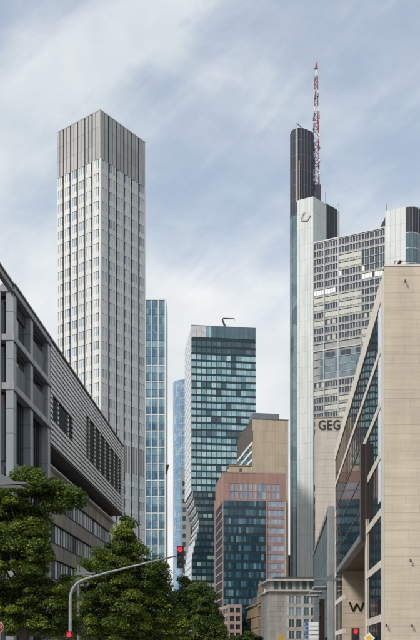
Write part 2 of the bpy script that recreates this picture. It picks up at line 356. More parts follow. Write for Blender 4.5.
# bays: glazing over grey spandrel panels, set back between the columns
for b, (u0, u1) in enumerate(((cw, 5.0), (5.0 + cw, 11.0))):
    for i, (zt, zb) in enumerate(((30.6, 27.2), (26.7, 23.25))):
        solid = (.04, .58)[b] if i == 0 else (.60, .64)[b]
        zm = zb + (zt - zb) * solid
        if solid > .05: fs.box('spandrel_panel', u0, (u0 + u1) / 2 - .03, -.42, -.3, zb, zm, M['spanel'], rt); fs.box('spandrel_panel', (u0 + u1) / 2 + .03, u1, -.42, -.3, zb, zm, M['spanel'], rt)
        w = fs.box('window', u0, u1, -.6, -.54, zm, zt, M['darkglass'], rt)
        for q in range(7 if (b, i) == (0, 0) else 3):
            zz = zt - .06 - q * .15
            fs.box('slat', u0, u1, -.5, -.42, zz - .05, zz, M['spanel'], rt)
    # tall opening under the frame with recessed transoms
    for z in (17.2, 13.3, 9.4):
        fs.box('transom', u0, u1, -.5, -.3, z - .45, z, M['spanel'], rt)
    for q in range(3):
        uu = u0 + (u1 - u0) * (q + 1) / 4; fs.box('mullion', uu - .05, uu + .05, -.6, -.5, 2, 22.7, M['slot'], rt)
    for z0, z1 in ((17.2, 22.7), (13.3, 16.75), (9.4, 12.85), (4.5, 8.95)):
        fs.box('window', u0, u1, -.7, -.64, z0, z1, M['darkglass'], rt)
for i, (zt, zb) in enumerate(((30.6, 27.2), (26.7, 23.25), (22.7, 17.2), (16.7, 12.9))):
    for u in (18.25, 12.45, 6.65):
        front.box('window', u, u + 4.95, -.84, -.78, zb, zt, M['darkglass'], rt)
# two roof blades that run on towards the camera
fs.box('roof_blade', -9.0, -.101, -.3, .1, LZ + .0, LZ + .12, M['greymetal'], rt)
fs.box('roof_blade', -9.0, -.101, -.3, .1, LZ - .60, LZ - .48, M['greymetal'], rt)
fs.box('roof_infill', -9.0, -.101, -.3, -.02, LZ - .48, LZ, M['beamgrey'], rt)
# slatted box
wins = [(YM + .8, 89.3, 23.75, 26.1, .2), (96.2, 119.6, 23.75, 28.7, .2)]
pitch = .485; zs = LZ - .12
backing = MB(); backing.fbox(fs, Ln + .05, Lf - .05, -1.6, -.3, 21.35, LZ - .05); backing.build('backing_wall', M['slot'], rt)
k = 0
while zs - .30 > 21.3:
    z0, z1 = zs - .30, zs
    segs = [(Ln, Lf)]
    for (ya, yb, za, zb, _) in wins:
        if z0 < zb and z1 > za:
            ua, ub = (ya - Y0) * cl, (yb - Y0) * cl; ns = []
            for s0, s1 in segs:
                if ua > s0 + .01: ns.append((s0, min(s1, ua)))
                if ub < s1 - .01: ns.append((max(s0, ub), s1))
            segs = ns
    for s0, s1 in segs:
        n = max(1, round((s1 - s0) / 10.5)); w = (s1 - s0) / n
        for q in range(n): fs.box('slat', s0 + q * w + (.0 if q == 0 else .012), s0 + (q + 1) * w, -.18, .02, z0, z1, M['slat'], rt)
    zs -= pitch; k += 1
for (ya, yb, za, zb, _) in wins:
    ua, ub = (ya - Y0) * cl, (yb - Y0) * cl; n = round((ub - ua) / 3.5); w = (ub - ua) / n
    for q in range(n):
        fr = fs.box('window', ua + q * w, ua + (q + 1) * w - .03, -.28, -.2, za, zb, M['greenglass'], rt)
        u = ua + (q + .55) * w
        fs.box('post', u, u + .36, -.19, -.05, za, zb, M['whiteframe'], rt)
    z = za + .1
    while z < zb:
        fs.box('glass_louvre', ua, ub, -.04, .0, z, z + .12, M['greenglass'], rt); z += .485
fs.box('soffit', Ln, Lf, -1.6, .02, 21.18, 21.3, M['brownmetal'], rt)
fs.box('clerestory', Ln, Lf, -1.62, -1.52, 20.3, 21.17, M['darkglass'], rt)
fs.box('ledge', Ln, Lf + .3, -1.6, -1.0, 20.15, 20.29, M['slat'], rt)
n = 17; w = (Lf - Ln) / n
conc = [(18.62, 20.14), (14.95, 16.55), (11.25, 12.85), (7.55, 9.15), (0.1, 5.45)]
for z0, z1 in conc:
    for q in range(0, n):
        fs.box('concrete_panel', Ln + q * w + .02, Ln + (q + 1) * w, -1.7, -1.48, z0, z1, M['concrete'], rt)
for z0, z1 in ((16.58, 18.6), (12.88, 14.93), (9.18, 11.23), (5.48, 7.53)):
    fs.box('sill', Ln, Lf, -1.75, -1.40, z0 - .06, z0 + .02, M['darkvoid'], rt)
    for q in range(n):
        for h in range(2):
            ua = Ln + (q + h * .5) * w + .06
            p = fs.box('window_frame', ua - .04, ua + w / 2 - .04, -1.86, -1.78, z0 + .03, z1, M['slot'], rt)
            pane = link('pane', box_mesh(w / 2 - .42, .03, z1 - z0 - .22, M['whiteblind']), p, (0.17, -.035, .1), 0)
rt2 = thing('entrance_link', 'weathered grey concrete stair shaft behind the first tree at left', 'building', (lx(Y0) - 24, 62, 0)) if False else None

# ================================================================ RIBBED IVORY TOWER
PC = Vector((X(100.2, 227), 227, 0)); BZ = Z(110, 227)
LLn, RLn = 16.7, 18.3
rt = thing('office_tower', 'tall ivory ribbed tower with a grey metal crown, left of centre', 'tower', (PC.x, PC.y, 0))
uL = Vector((-.80, .60, 0)); uR = Vector((.6, .8, 0))
bl = Face(*(PC + uL * LLn).xy, .8, -.6); br = Face(PC.x, PC.y, .6, .8)
m = MB(); e = .28
q0 = PC + uL * e + uR * e
pts = [q0, q0 + uR * (RLn - 2 * e), q0 + uR * (RLn - 2 * e) + uL * (LLn - 2 * e), q0 + uL * (LLn - 2 * e)]
m.prism([(p.x, p.y) for p in pts], 0, BZ - .01); m.build('core_wall', M['towerslot'], rt)
crown_z = BZ - 12.9; fl = 3.76; nfl = 36
sp_l = MB(); stuffwin = MB(); cnt = 0
for fi, (fc, Lg) in enumerate(((bl, LLn), (br, RLn))):
    nb = 6; w = Lg / nb
    for b in range(nb):
        u = b * w
        s0, s1 = (0.62, w) if fi == 1 else (0.0, w - .62)          # dark slot at the inner side of each bay
        if fi == 1 and b == 0: s0 = 0.55
        # crown panels in three rows, two a bay with a rib between
        mid = (s0 + s1) / 2
        for r in range(3):
            za = crown_z + r * 4.3 + .05; zb = crown_z + (r + 1) * 4.3
            fc.box('crown_panel', u + (s0 if s0 < .1 else s0 - .1), u + mid - .12, -.3, .0, za, zb, M['ribpanel'], rt)
            fc.box('crown_panel', u + mid + .10, u + (s1 if fi else s1 + .1), -.3, -.04, za, zb, M['ribpanel'], rt)
        # pier beside the slot, spandrels and windows
        pu = (s1 - .38) if fi == 1 else s0
        fc.box('pier', u + pu, u + pu + .38, -.3, .03, 0, crown_z, M['ivory'], rt)
        mr_ = (s0 + .26 + s1 - .38) / 2 if fi else (s0 + .38 + s1 - .26) / 2
        fc.box('rib', u + mr_ - .13, u + mr_ + .13, -.3, .05, 0, crown_z, M['ivory'], rt)
        a0, a1 = (s0, s1 - .38) if fi == 1 else (s0 + .38, s1)
        for k in range(nfl):
            zt = crown_z - k * fl; zb = zt - fl
            if zb < 2: break
            if fi == 1 and 49 < zb < 57:                            # plant storeys with louvres
                fc.box('louvre_panel', u + a0, u + a1, -.3, -.1, zb + .05, zt, M['louvre'], rt); continue
            wz0, wz1 = zb + 1.45, zt - .02
            wa0, wa1 = (a0 + .26, a1) if fi == 1 else (a0, a1 - .26)
            if k < 25:
                fc.box('window', u + wa0, u + wa1, -.3, -.12, wz0, wz1, M['towerpane'], rt)
            else: stuffwin.fbox(fc, u + wa0, u + wa1, -.3, -.12, wz0, wz1)
            fc_m = sp_l; fc_m.fbox(fc, u + a0, u + a1, -.3, .02, zb, zb + 1.42)
sp_l.build('spandrels', M['ivory2'], rt, kind='stuff'); stuffwin.build('lower_windows', M['towerpane'], rt, kind='stuff')
br.box('corner_post', 0.02, .5, -.45, .14, 0, crown_z, M['ivory'], rt); br.box('corner_post', 0.0, .52, -.45, .03, crown_z + .02, BZ, M['ribpanel'], rt)
m = MB(); m.prism([(p.x, p.y) for p in pts], BZ - .5, BZ - .45); m.build('roof', M['louvre'], rt)
bl.box('coping', 0, LLn - .02, -.5, .03, BZ + .005, BZ + .25, M['ribpanel'], rt); br.box('coping', .03, RLn, -.5, .03, BZ + .005, BZ + .24, M['ribpanel'], rt)

# ================================================================ BLUE GLASS TOWER WITH WHITE FRAME
D = 371.0; rx = X(166.0, D); cz = Z(299, D)
rt = thing('office_tower', 'slim blue glass tower with white frame lines just right of the ivory tower', 'tower', (rx, D, 0))
fc = Face(rx - 14.4, D, 1, 0)
m = MB(); m.box(rx - 14.4, rx - .05, D + .08, D + 15, 0, cz - .2); m.build('core_wall', M['bluespan'], rt)
Wd = 14.4; nb = 5; w = 2.81
ux = [Wd - .55 - i * w for i in range(nb + 1)]
fc.box('frame_post', Wd - .55, Wd, -.6, .35, 0, cz, M['whiteframe'], rt)
for i in range(1, nb): fc.box('frame_post', ux[i] - .16, ux[i] + .16, -.2, .3, 0, cz, M['whiteframe'], rt)
fc.box('frame_head', 0, Wd - .55, -.6, .36, cz - .55, cz + .01, M['whiteframe'], rt)
side = Face(rx, D + .4, 0, 1)
for k in range(6):
    side.box('side_panel', k * 2.45, k * 2.45 + 2.42, -.3, 0, 0, cz - .02, M['whiteframe'], rt)
z = cz - .55; r = 0
ztrans = Z(357.4, D)
while z > 24:
    h = 3.6; zb = z - h
    bandrow = (z <= ztrans + .5)
    for i in range(nb - 1):
        a = ux[i + 1] + .16; b = ux[i] - .16 if i else Wd - .55
        top = (r % 2 == 0)
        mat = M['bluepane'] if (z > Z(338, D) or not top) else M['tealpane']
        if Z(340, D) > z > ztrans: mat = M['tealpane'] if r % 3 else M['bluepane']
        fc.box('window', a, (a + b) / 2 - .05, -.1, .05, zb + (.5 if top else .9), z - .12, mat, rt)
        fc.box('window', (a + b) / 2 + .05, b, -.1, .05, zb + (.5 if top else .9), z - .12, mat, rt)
    if bandrow and r % 2 == 0:
        fc.box('frame_rail', 0, Wd - .55, -.2, .22, z - .1, z + .22, M['whiteframe'], rt)
    z = zb; r += 1
m = MB(); zz = Z(465, D); zl = Z(474.5, D)
m.prism([(0, 0)] * 0 or [(rx - .1, D - .6), (rx + 1.4, D - .6), (rx + 1.4, D + .3), (rx - .1, D + .3)], zl, zz)
v = m.v; m.v = [(x, y, zq) if zq > zl + .1 else (rx - .1 + (x - rx + .1) * .35, y, zq) for x, y, zq in v]
m.build('bracket', M['bronze'], rt)

# ================================================================ CURVED PALE BLUE TOWER
D = 500.0; ez = Z(379, D); R = 9.0; cx = X(172.6, D) + R; cy = D + R
rt = thing('curved_tower', 'pale blue curved glass tower behind the dark central tower', 'tower', (cx, cy, 0))
m = MB(); poly = [(cx + 14, cy - R), (cx + 14, cy + 16), (cx - R, cy + 16)] + [(cx - R * math.cos(a), cy - R * math.sin(a)) for a in np.linspace(0, math.pi / 2, 13)]
m.prism(poly[::-1][::-1], 0, ez); m.build('glass_body', M['skyglass'], rt)
rib = MB(); rail = MB()
for a in np.linspace(-.1, math.pi / 2, 10):
    aa = max(a, 0); x, y = cx - R * math.cos(aa), cy - R * math.sin(aa)
    link('rib', box_mesh(.22, .22, ez, M['curtainrib']), rt, Vector((x - .11, y - .15, 0)) - wloc(rt), 0)
z = ez
while z > 20:
    pl = [(cx + 14, cy - R - .12)] + [(cx + 14, cy)] + [(cx, cy)] + [(cx - R, cy + 6), (cx - R - .12, cy + 6)] + [(cx - (R + .12) * math.cos(a), cy - (R + .12) * math.sin(a)) for a in np.linspace(0, math.pi / 2, 9)]
    rail.prism(pl, z - .25, z); z -= 3.7
rail.build('floor_edges', M['curtainrib'], rt, kind='stuff')
D = 485.0; sx0, sx1 = X(181, D), X(187, D)
rt = thing('office_block', 'slim grey block between the curved blue tower and the dark tower', 'building', (sx0, D, 0))
m = MB(); m.box(sx0, sx1 + 2, D, D + 12, 0, Z(469, D)); m.build('wall', M['slimgrey'], rt)
f2 = Face(sx0, D, 1, 0)
for k in range(16): f2.box('window', .9, 2.6, 0.0, .06, 22 + k * 5.0, 24.6 + k * 5.0, M['dimpane'], rt)

# ================================================================ CENTRAL DARK GLASS TOWER
D = 440.0; fx = X(191.4, D); fz = Z(325.5, D); FW, FD = 34.0, 35.0
U = Vector((1, .127, 0)).normalized(); V = Vector((-.127, 1, 0)).normalized()
rt = thing('glass_tower', 'dark glass tower with rows of mint windows and a shifted waist, centre', 'tower', (fx, D, 0))
P0 = Vector((fx, D, 0)); ff = Face(fx, D, U.x, U.y); fsd = Face(*(P0 + V * FD).xy, -V.x, -V.y)
def quad(P, wu, wv): return [(p.x, p.y) for p in (P, P + U * wu, P + U * wu + V * wv, P + V * wv)]
zsh = Z(491, D)
m = MB(); m.prism(quad(P0 + U * .12 + V * .12, FW - .2, FD - .2), zsh, fz); m.build('core_wall', M['towerdark'], rt)
nb = 13; w = FW / nb; zr = Z(338.5, D)
for b in range(nb):
    mat = M['whitepane'] if b < 3 else (M['mintpane'] if b == 3 else M['crownpane'])
    for h in range(2):
        ff.box('crown_panel', b * w + h * w / 2 + .06, b * w + (h + 1) * w / 2 - .02, -.1, .06, zr + .9, fz, mat, rt)
rows = 22; fh = (zr - zsh) / rows
for r in range(rows):
    z = zr - r * fh
    ff.box('spandrel', 0, FW, -.1, .08, z - 1.0, z - .02, M['towerdark'], rt) 
    for b in range(nb):
        dark = r in (0, 1) or (r in (6, 13) and random.random() < .5) or random.random() < .06
        ff.box('window', b * w + .20, (b + 1) * w - .16, -.1, .02, z - fh + .08, z - 1.05, M['dimpane'] if dark else M['mintpane'], rt)
mm = MB()
for r in range(rows):
    z = zr - r * fh
    for b in range(nb):
        if random.random() < .75: mm.fbox(ff, b * w + .14 + w * .42, b * w + .20 + w * .42, 0, .06, z - fh + .1, z - 1.2)
mm.build('glazing_bars', M['towerdark'], rt, kind='stuff')
ff.box('roof_edge', -.05, FW + .05, -.4, .1, fz + .02, fz + .35, M['greymetal'], rt)
z = fz; k = 0
while z - fh > zsh - 1:                                              # pale side cladding, one strip a storey
    fsd.box('side_panel', 0, FD - .2, -.1, .08, z - fh + .45, z, M['palefin'], rt); z -= fh
# shifted storeys
sh = [.8, 1.6, 2.5, 3.4, 4.0, 3.7, 2.8, 1.9, 1.1, .5] + [0.15] * 14
z = zsh; lowwin = MB(); 
for i, s in enumerate(sh):
    zb = z - fh
    if zb < 0: break
    Ps = P0 + U * s
    m = MB(); m.prism(quad(Ps, FW, FD), zb + .02, z); m.build('shifted_storey', M['towerdark'], rt)
    sf = Face(*(Ps + V * FD).xy, -V.x, -V.y); sf.box('side_panel', 0, FD - .05, 0, .1, zb + (2.3 if i < 7 else .7), z - .1, M['palefin'], rt)
    fq = Face(Ps.x, Ps.y, U.x, U.y)
    for b in range(8):
        lit = (i in (12, 13, 16) and random.random() < .75) or (i in (3, 17, 20) and random.random() < .3) or random.random() < .07
        fq.box('lower_window', b * w + .2, (b + 1) * w - .2, -.02, .03, zb + .6, z - 1.0, M['litpane'] if lit else M['dimpane'], rt)
    z = zb
# roof crane
cr = thing('roof_crane', 'dark window cleaning crane arm on the roof of the dark central tower', 'crane', (X(224, D + 12), D + 12, fz))
m = MB(); A = lambda px, py: (X(px, D + 12), D + 12, Z(py, D + 12))
m.tube([A(224.8, 333), A(224.6, 325.5), A(222.4, 319.8)], [.75, .6, .4], 6); m.build('crane_post', M['bronze'], cr)
m = MB(); m.tube([A(222.2, 320.0), A(223.5, 318.6), A(234.6, 318.8)], [.45, .4, .28], 6); m.tube([A(234.4, 318.8), A(234.4, 321)], .12, 4); m.build('crane_arm', M['bronze'], cr)

# ================================================================ BEIGE STONE BLOCK
D = 365.0; gx = X(252.5, D); gz = Z(419.2, D); GW, GD = 15.9, 37.4
U = Vector((1, .147, 0)).normalized(); V = Vector((-.147, 1, 0)).normalized(); P0 = Vector((gx, D, 0))
rt = thing('office_block', 'beige stone block with dark slanted flank rising behind the red building', 'building', (gx, D, 0))
m = MB(); m.prism(quad(P0 + U * .15 + V * .15, GW - .25, GD - .2), 0, gz - .1); m.build('core_wall', M['joint'], rt)
gf = Face(gx, D, U.x, U.y); gs = Face(*(P0 + V * GD).xy, -V.x, -V.y)
nc = 11; w = GW / nc; rh = 5.0
for r in range(9):
    for c in range(nc):
        gf.box('stone_panel', c * w + .02, (c + 1) * w - .02, -.2, random.choice((0, .01, .02)), gz - (r + 1) * rh + .04, gz - r * rh, M['beige'], rt)
gf.box('lower_wall', .02, GW - .02, -.2, 0, 0, gz - 9 * rh, M['beige'], rt)
gf.box('coping', -.06, GW + .06, -.5, .1, gz + .02, gz + .4, M['brownmetal'], rt)
gs.box('coping', 0, GD, -.5, .1, gz + .02, gz + .4, M['brownmetal'], rt)
nc = 9; w = GD / nc
for c in range(nc):
    gs.box('flank_panel', c * w + .04, (c + 1) * w, -.2, .0, gz - 9.5, gz - .02, M['brownmetal'], rt)
for k in range(7):
    zt = gz - 9.6 - k * 3.6
    gs.box('white_band', 0, GD - 1.2, -.1, .25, zt - 1.2, zt, M['whiteframe'], rt)
    for c in range(nc): gs.box('window', c * w + .06, (c + 1) * w - .06 - (1.2 if c == nc - 1 else 0), -.1, .0, zt - 3.55, zt - 1.25, M['crownpane'], rt)
    gs.box('corner_block', GD - 1.1, GD - .3, 0, .12, zt - 1.6, zt - .2, M['whiteframe'], rt)
m = MB(); Pp = P0 + V * 4 + U * 1.0; m.prism(quad(Pp, 11.8, 9), gz, Z(412.8, D + 4)); m.build('plant_room', M['bluegrey'], rt)
D = 352.0
rt = thing('rooftop_box', 'low beige plant room on the red building roof, before the beige block', 'plant room', (X(229, D), D, Z(474, D)))
fq = Face(X(229.5, D), D, 1, .1)
fq.box('wall', 0, 9.3, -6, 0, Z(474, D), Z(466, D), M['beige'], rt); fq.box('roof_edge', -.3, 9.6, -6.2, .3, Z(466, D), Z(464.8, D), M['ornate'], rt)
fq.box('door', 4.2, 5.2, 0, .05, Z(474, D), Z(468, D), M['brownmetal'], rt)

# ================================================================ RED BROWN BLOCK
D = 340.0; hx = X(223.3, D); hz = Z(472.8, D); HW, HD = 25.5, 28.8
U = Vector((1, .104, 0)).normalized(); V = Vector((-.104, 1, 0)).normalized(); P0 = Vector((hx, D, 0))
rt = thing('office_building', 'red brown stone office block with a teal glass front in mid street', 'building', (hx, D, 0))
m = MB(); m.prism(quad(P0 + U * .3 + V * .3, HW - .4, HD - .4), 0, hz - .2); m.build('core_wall', M['towerdark'], rt)
hf = Face(hx, D, U.x, U.y); hs = Face(*(P0 + V * HD).xy, -V.x, -V.y)
pm = HW / 63.0     # metres per photo pixel on this face
upz1, upz0 = Z(483.2, D), Z(498.2, D)
def rowpanels(fc, u0, u1, z0, z1, n, mat, d1=0.0, name='stone_panel'):
    w = (u1 - u0) / n
    for q in range(n): fc.box(name, u0 + q * w + .015, u0 + (q + 1) * w - .015, -.3, d1, z0 + .015, z1 - .015, mat, rt)
zc = Z(500.3, D)
rowpanels(hf, 0, HW, upz1, hz, 8, M['redstone']); rowpanels(hf, 0, HW, zc, upz0, 8, M['redstone'])
ua, ub = 2.3, 22.9
hf.box('stone_panel', 0.015, ua, -.3, 0, upz0, upz1, M['redstone'], rt); hf.box('stone_panel', ub, HW - .015, -.3, 0, upz0, upz1, M['redstone'], rt)
w = (ub - ua) / 11; zm = (upz0 + upz1) / 2
for q in range(11):
    hf.box('pilaster', ua + q * w, ua + q * w + .45, -.3, -.03, upz0, upz1, M['redstone'], rt)
    for z0, z1 in ((upz0, zm - .2), (zm + .2, upz1)):
        fr = hf.box('window', ua + q * w + .45, ua + (q + 1) * w, -.3, -.2, z0, z1, M['bluewin'], rt)
        hf.box('window_bar', ua + q * w + 1.05, ua + q * w + 1.14, -.2, -.14, z0, z1, M['redstone'], rt)
hf.box('stone_panel', ua, ub, -.3, -.02, zm - .2, zm + .2, M['redstone'], rt)
hf.box('coping', -.1, HW + .1, -.5, .1, hz + .02, hz + .45, M['pinkstone'], rt); hs.box('coping', 0, HD - .3, -.5, .1, hz + .02, hz + .45, M['pinkstone'], rt)
fh = 3.6; uc = 17.4; nf = 17; ncw = 17; w = uc / ncw
for k in range(nf):
    zt = zc - k * fh; zb = zt - fh
    if zb < 0: break
    for q in range(ncw):
        hf.box('curtain_pane', q * w + .03, (q + 1) * w - .03, -.2, random.uniform(.3, .36), zb + 1.25, zt - .05, M['curtain'], rt)
    hf.box('dark_spandrel', 0.02, uc, -.2, .28, zb, zb + 1.2, M['towerdark'], rt)
    hf.box('stone_spandrel', uc + .35, HW, -.3, 0, zb, zb + 1.35, M['redstone'], rt)
    ww = (HW - uc - .9) / 5
    for q in range(5):
        hf.box('window', uc + .4 + q * ww + .06, uc + .4 + (q + 1) * ww - .06, -.3, -.15, zb + 1.38, zt - .02, M['bluewin'], rt)
    # flank: long windows and pale bands
    hs.box('flank_band', 0, HD - .6, -.2, .12, zb, zb + .55, M['pinkstone'], rt)
    for q in range(4):
        hs.box('flank_window', q * 7 + .1, q * 7 + 6.9, -.25, .02, zb + .57, zt - .02, M['flankwin'], rt)
hf.box('corner_pier', uc, uc + .34, -.3, .4, 0, zc, M['redstone'], rt)
hf.box('edge_pier', HW - .45, HW, -.3, .06, 0, zc - .02, M['beige'], rt)
rowpanels(hs, 0, HD - .3, zc, hz, 6, M['redstone'])
hs.box('corner_pier', HD - .55, HD - .0, -.3, .2, 0, zc, M['pinkstone'], rt)
hs.box('far_pier', 0, .8, -.3, .4, 0, zc + 5, M['pinkstone'], rt)

# pink lower block in front
D = 325.0; kx = X(228, D); kz = Z(604.5, D)
rt = thing('office_building', 'low pink stone building with square dark windows below the red block', 'building', (kx, D, 0))
U = Vector((1, .1, 0)).normalized(); V = Vector((-.12, 1, 0)).normalized(); P0 = Vector((kx, D, 0))
m = MB(); m.prism(quad(P0 + U * .2 + V * .2, 5.0, 40), 0, kz - .1); m.build('core_wall', M['darkvoid'], rt)
kf = Face(kx, D, U.x, U.y); ks = Face(*(P0 + V * 40).xy, -V.x, -V.y)
for k in range(6):
    zt = kz - k * 3.2; zb = max(0, zt - 3.2)
    kf.box('stone_band', 0, 5.4, -.3, 0, zt - 1.3, zt, M['pinkstone'], rt); ks.box('stone_band', 0, 40 - .3, -.3, 0, zt - 1.3, zt, M['pinkstone'], rt)
    kf.box('pier', 4.7, 5.4, -.3, -.02, zb, zt - 1.3, M['pinkstone'], rt)
    for q in range(2):
        kf.box('pier', q * 2.35, q * 2.35 + .75, -.3, -.02, zb, zt - 1.3, M['pinkstone'], rt)
        kf.box('window', q * 2.35 + .75, q * 2.35 + 2.35, -.28, -.2, zb, zt - 1.3, M['dimpane'], rt)
    for q in range(9):
        ks.box('pier', q * 4.6, q * 4.6 + .8, -.3, -.02, zb, zt - 1.3, M['pinkstone'], rt)
        ks.box('window', q * 4.6 + .8, min(q * 4.6 + 4.6, 39.6), -.28, -.2, zb, zt - 1.3, M['dimpane'], rt)

# dark block showing below the gap of sky
D = 480.0
rt = thing('office_block', 'dark glass block showing low between the beige block and the slab tower', 'building', (X(284, D), D, 0))
fq = Face(X(284, D), D, 1, 0); fq.box('wall', 0, 9, -12, 0, 0, Z(555, D), M['towerdark'], rt)
for k in range(9): fq.box('window', 4.0, 8.6, 0, .05, 4 + k * 5.2, 7 + k * 5.2, M['dimpane'], rt)

# ================================================================ TALL SLAB TOWER WITH MAST
D = 412.0; P0 = Vector((X(313.2, D), D, 0)); uN = Vector((.896, -.443, 0)).normalized()   # along the front, towards the right and nearer
uB = Vector((.725, .689, 0)).normalized()
wz = Z(196.5, D); gz = Z(243, D)
rt = thing('slab_tower', 'highest tower, pale panels and grey office grid under a red white mast', 'tower', (P0.x, D, 0))
ft = Face(*(P0 - uN * 8.4).xy, uN.x, uN.y)             # u=0 at left end, 8.4 at the corner, then the office grid
# white slab: front
Q = lambda a, b: (P0 + uN * a + uB * b)
m = MB(); m.prism([tuple(Q(-8.2, .3).xy), tuple(Q(-.5, .5).xy), tuple(Q(-.4, 9.9).xy), tuple(Q(-8.2, 9.9).xy)], 0, wz - .3); m.build('core_wall', M['alugrid'], rt)
nw = 6; w = 8.4 / nw; z = wz; r = 0
while z > 4:
    h = 7.5 if r % 1 == 0 else 4; zb = max(0, z - h)
    for q in range(nw): ft.box('cladding_panel', q * w + .03, (q + 1) * w - .03, -.25, 0, zb + .05, z, M['whitealu'], rt)
    z = zb; r += 1
fr_ = Face(P0.x, P0.y, uB.x, uB.y)
z = wz
while z > gz - 8:
    for q in range(3): fr_.box('cladding_panel', q * 3.36 + .03, (q + 1) * 3.36 - .03, -.25, 0, z - 7.45, z, M['whitealu'], rt)
    z -= 7.5
dz1 = Z(203.5, D + 8)
m = MB(); m.fbox(fr_, 10.1, 18.9, -12, -.1, 0, dz1 - .4); m.build('dark_strip', M['slatecurve'], rt)
for q in range(4): fr_.box('strip_rib', 10.3 + q * 2.2, 10.42 + q * 2.2, -.1, -.02, gz - 10, dz1 - .4, M['bluegrey'], rt)
fr_.box('pale_edge', 18.9, 20.7, -12, .05, 0, dz1 - .9, M['whitealu'], rt); fr_.box('pale_edge', 9.9, 10.15, -11, .06, gz - 10, dz1, M['whitealu'], rt)
# emblem: an open ribbon of four strokes fixed to the white face
em = MB()
def facept(px, py, dd=.0):
    k = (px - HX) / F
    t = (k * D - P0.x) / (uN.x - k * uN.y); q = P0 + uN * t; n = ft.n
    return q + n * dd + Vector((0, 0, EYE + (HY - py) / F * q.y))
def stroke(mb, a, b, wd, dd0=.0, dd1=.35):
    A, B = facept(*a), facept(*b); t = (B - A).normalized(); s = t.cross(ft.n) * wd / 2
    v = [p + o + ft.n * q for q in (dd0, dd1) for p, o in ((A, s), (B, s), (B, -s), (A, -s))]
    mb.add(v, [(0, 1, 2, 3), (7, 6, 5, 4), (0, 4, 5, 1), (1, 5, 6, 2), (2, 6, 7, 3), (3, 7, 4, 0)])
for a, b in (((304.4, 212.2), (301.0, 219.4)), ((301.2, 220.9), (307.4, 221.2)), ((307.3, 221.1), (310.9, 215.2))):
    stroke(em, a, b, .42)
em.build('emblem', M['greymetal'], rt)
em = MB()
for a, b in (((305.4, 212.6), (302.2, 219.2)), ((302.6, 219.9), (306.9, 220.1)), ((306.9, 219.9), (309.9, 215.2))): stroke(em, a, b, .30, .0, .2)
em.build('emblem', M['creamblind'], rt)
# slate coloured rounded shaft behind, its lower part teal
sh_pts = [(290.3, 430.6), (290.9, 428.6), (292.6, 427.0), (295.5, 425.8), (298.5, 425.2), (301.3, 425.0), (307.5, 426.8), (313.3, 429.0)]
pl = [(X(a, b), b) for a, b in sh_pts] + [(X(313.3, 429) + 3, 445), (X(290.3, 430.6) + 6, 450)]
tz = Z(127.5, 425); tz2 = Z(214, 425)
m = MB(); m.prism(pl, tz2, tz); m.build('slate_shaft', M['slatecurve'], rt)
m = MB(); m.prism(pl, 0, tz2 - .1); m.build('teal_shaft', M['tealstrip'], rt)
for i in range(len(sh_pts) - 1):
    a = Vector((*pl[i], 0)); b = Vector((*pl[i + 1], 0)); f3 = Face(a.x, a.y, b.x - a.x, b.y - a.y); Lg = (b - a).length
    nn = max(1, round(Lg / 1.6))
    for q in range(nn): f3.box('shaft_rib', q * Lg / nn, q * Lg / nn + .14, 0, .12, tz2 if i > 2 else 4, tz - .05, M['bluegrey'], rt)
    if i < 3 or i > 4:
        pass
f3 = Face(pl[0][0], pl[0][1], 1, -.6)
jr = MB()
z = tz - 6
while z > 10:
    c = Vector((sum(p[0] for p in pl) / len(pl), sum(p[1] for p in pl) / len(pl), 0))
    jr.prism([tuple((c.xy + (Vector(p) - c.xy) * 1.008)) for p in pl], z - .16, z); z -= 7.4
jr.build('floor_joints', M['greymetal'], rt, kind='stuff')
px_, Yp = 296.4, 424.6
link('crane_rail', box_mesh(.55, .5, tz + 1.6 - Z(203, Yp), M['whitealu']), rt, Vector((X(px_, Yp), Yp - .5, Z(203, Yp))) - wloc(rt), 0)
m = MB(); m.tube([(X(296.7, 425), 424.6, tz - 2), (X(296.5, 425), 424.6, tz + 2.0), (X(306, 425), 430, tz + 1.4)], .22, 5); m.build('davit_arm', M['bronze'], rt)
link('pinkish_rail', box_mesh(.6, .4, Z(160, 424) - Z(203, 424), M['pinkstone']), rt, Vector((X(298.7, 424.3), 424.3, Z(203, 424))) - wloc(rt), 0)  # narrow pinkish strip before the lower slate shaft
m = MB(); m.box(X(313, 430), X(321.2, 430), 430, 440, Z(215, 430), Z(184.5, 430)); m.build('side_box', M['slatecurve'], rt)
for px_, t_ in ((325.6, 192.5), (315.0, 191.5), (338.2, 204)): 
    m = MB(); m.tube([(X(px_, 418), 418, Z(205, 418)), (X(px_, 418), 418, Z(t_, 418))], .12, 4); m.build('rod', M['greymetal'], rt)
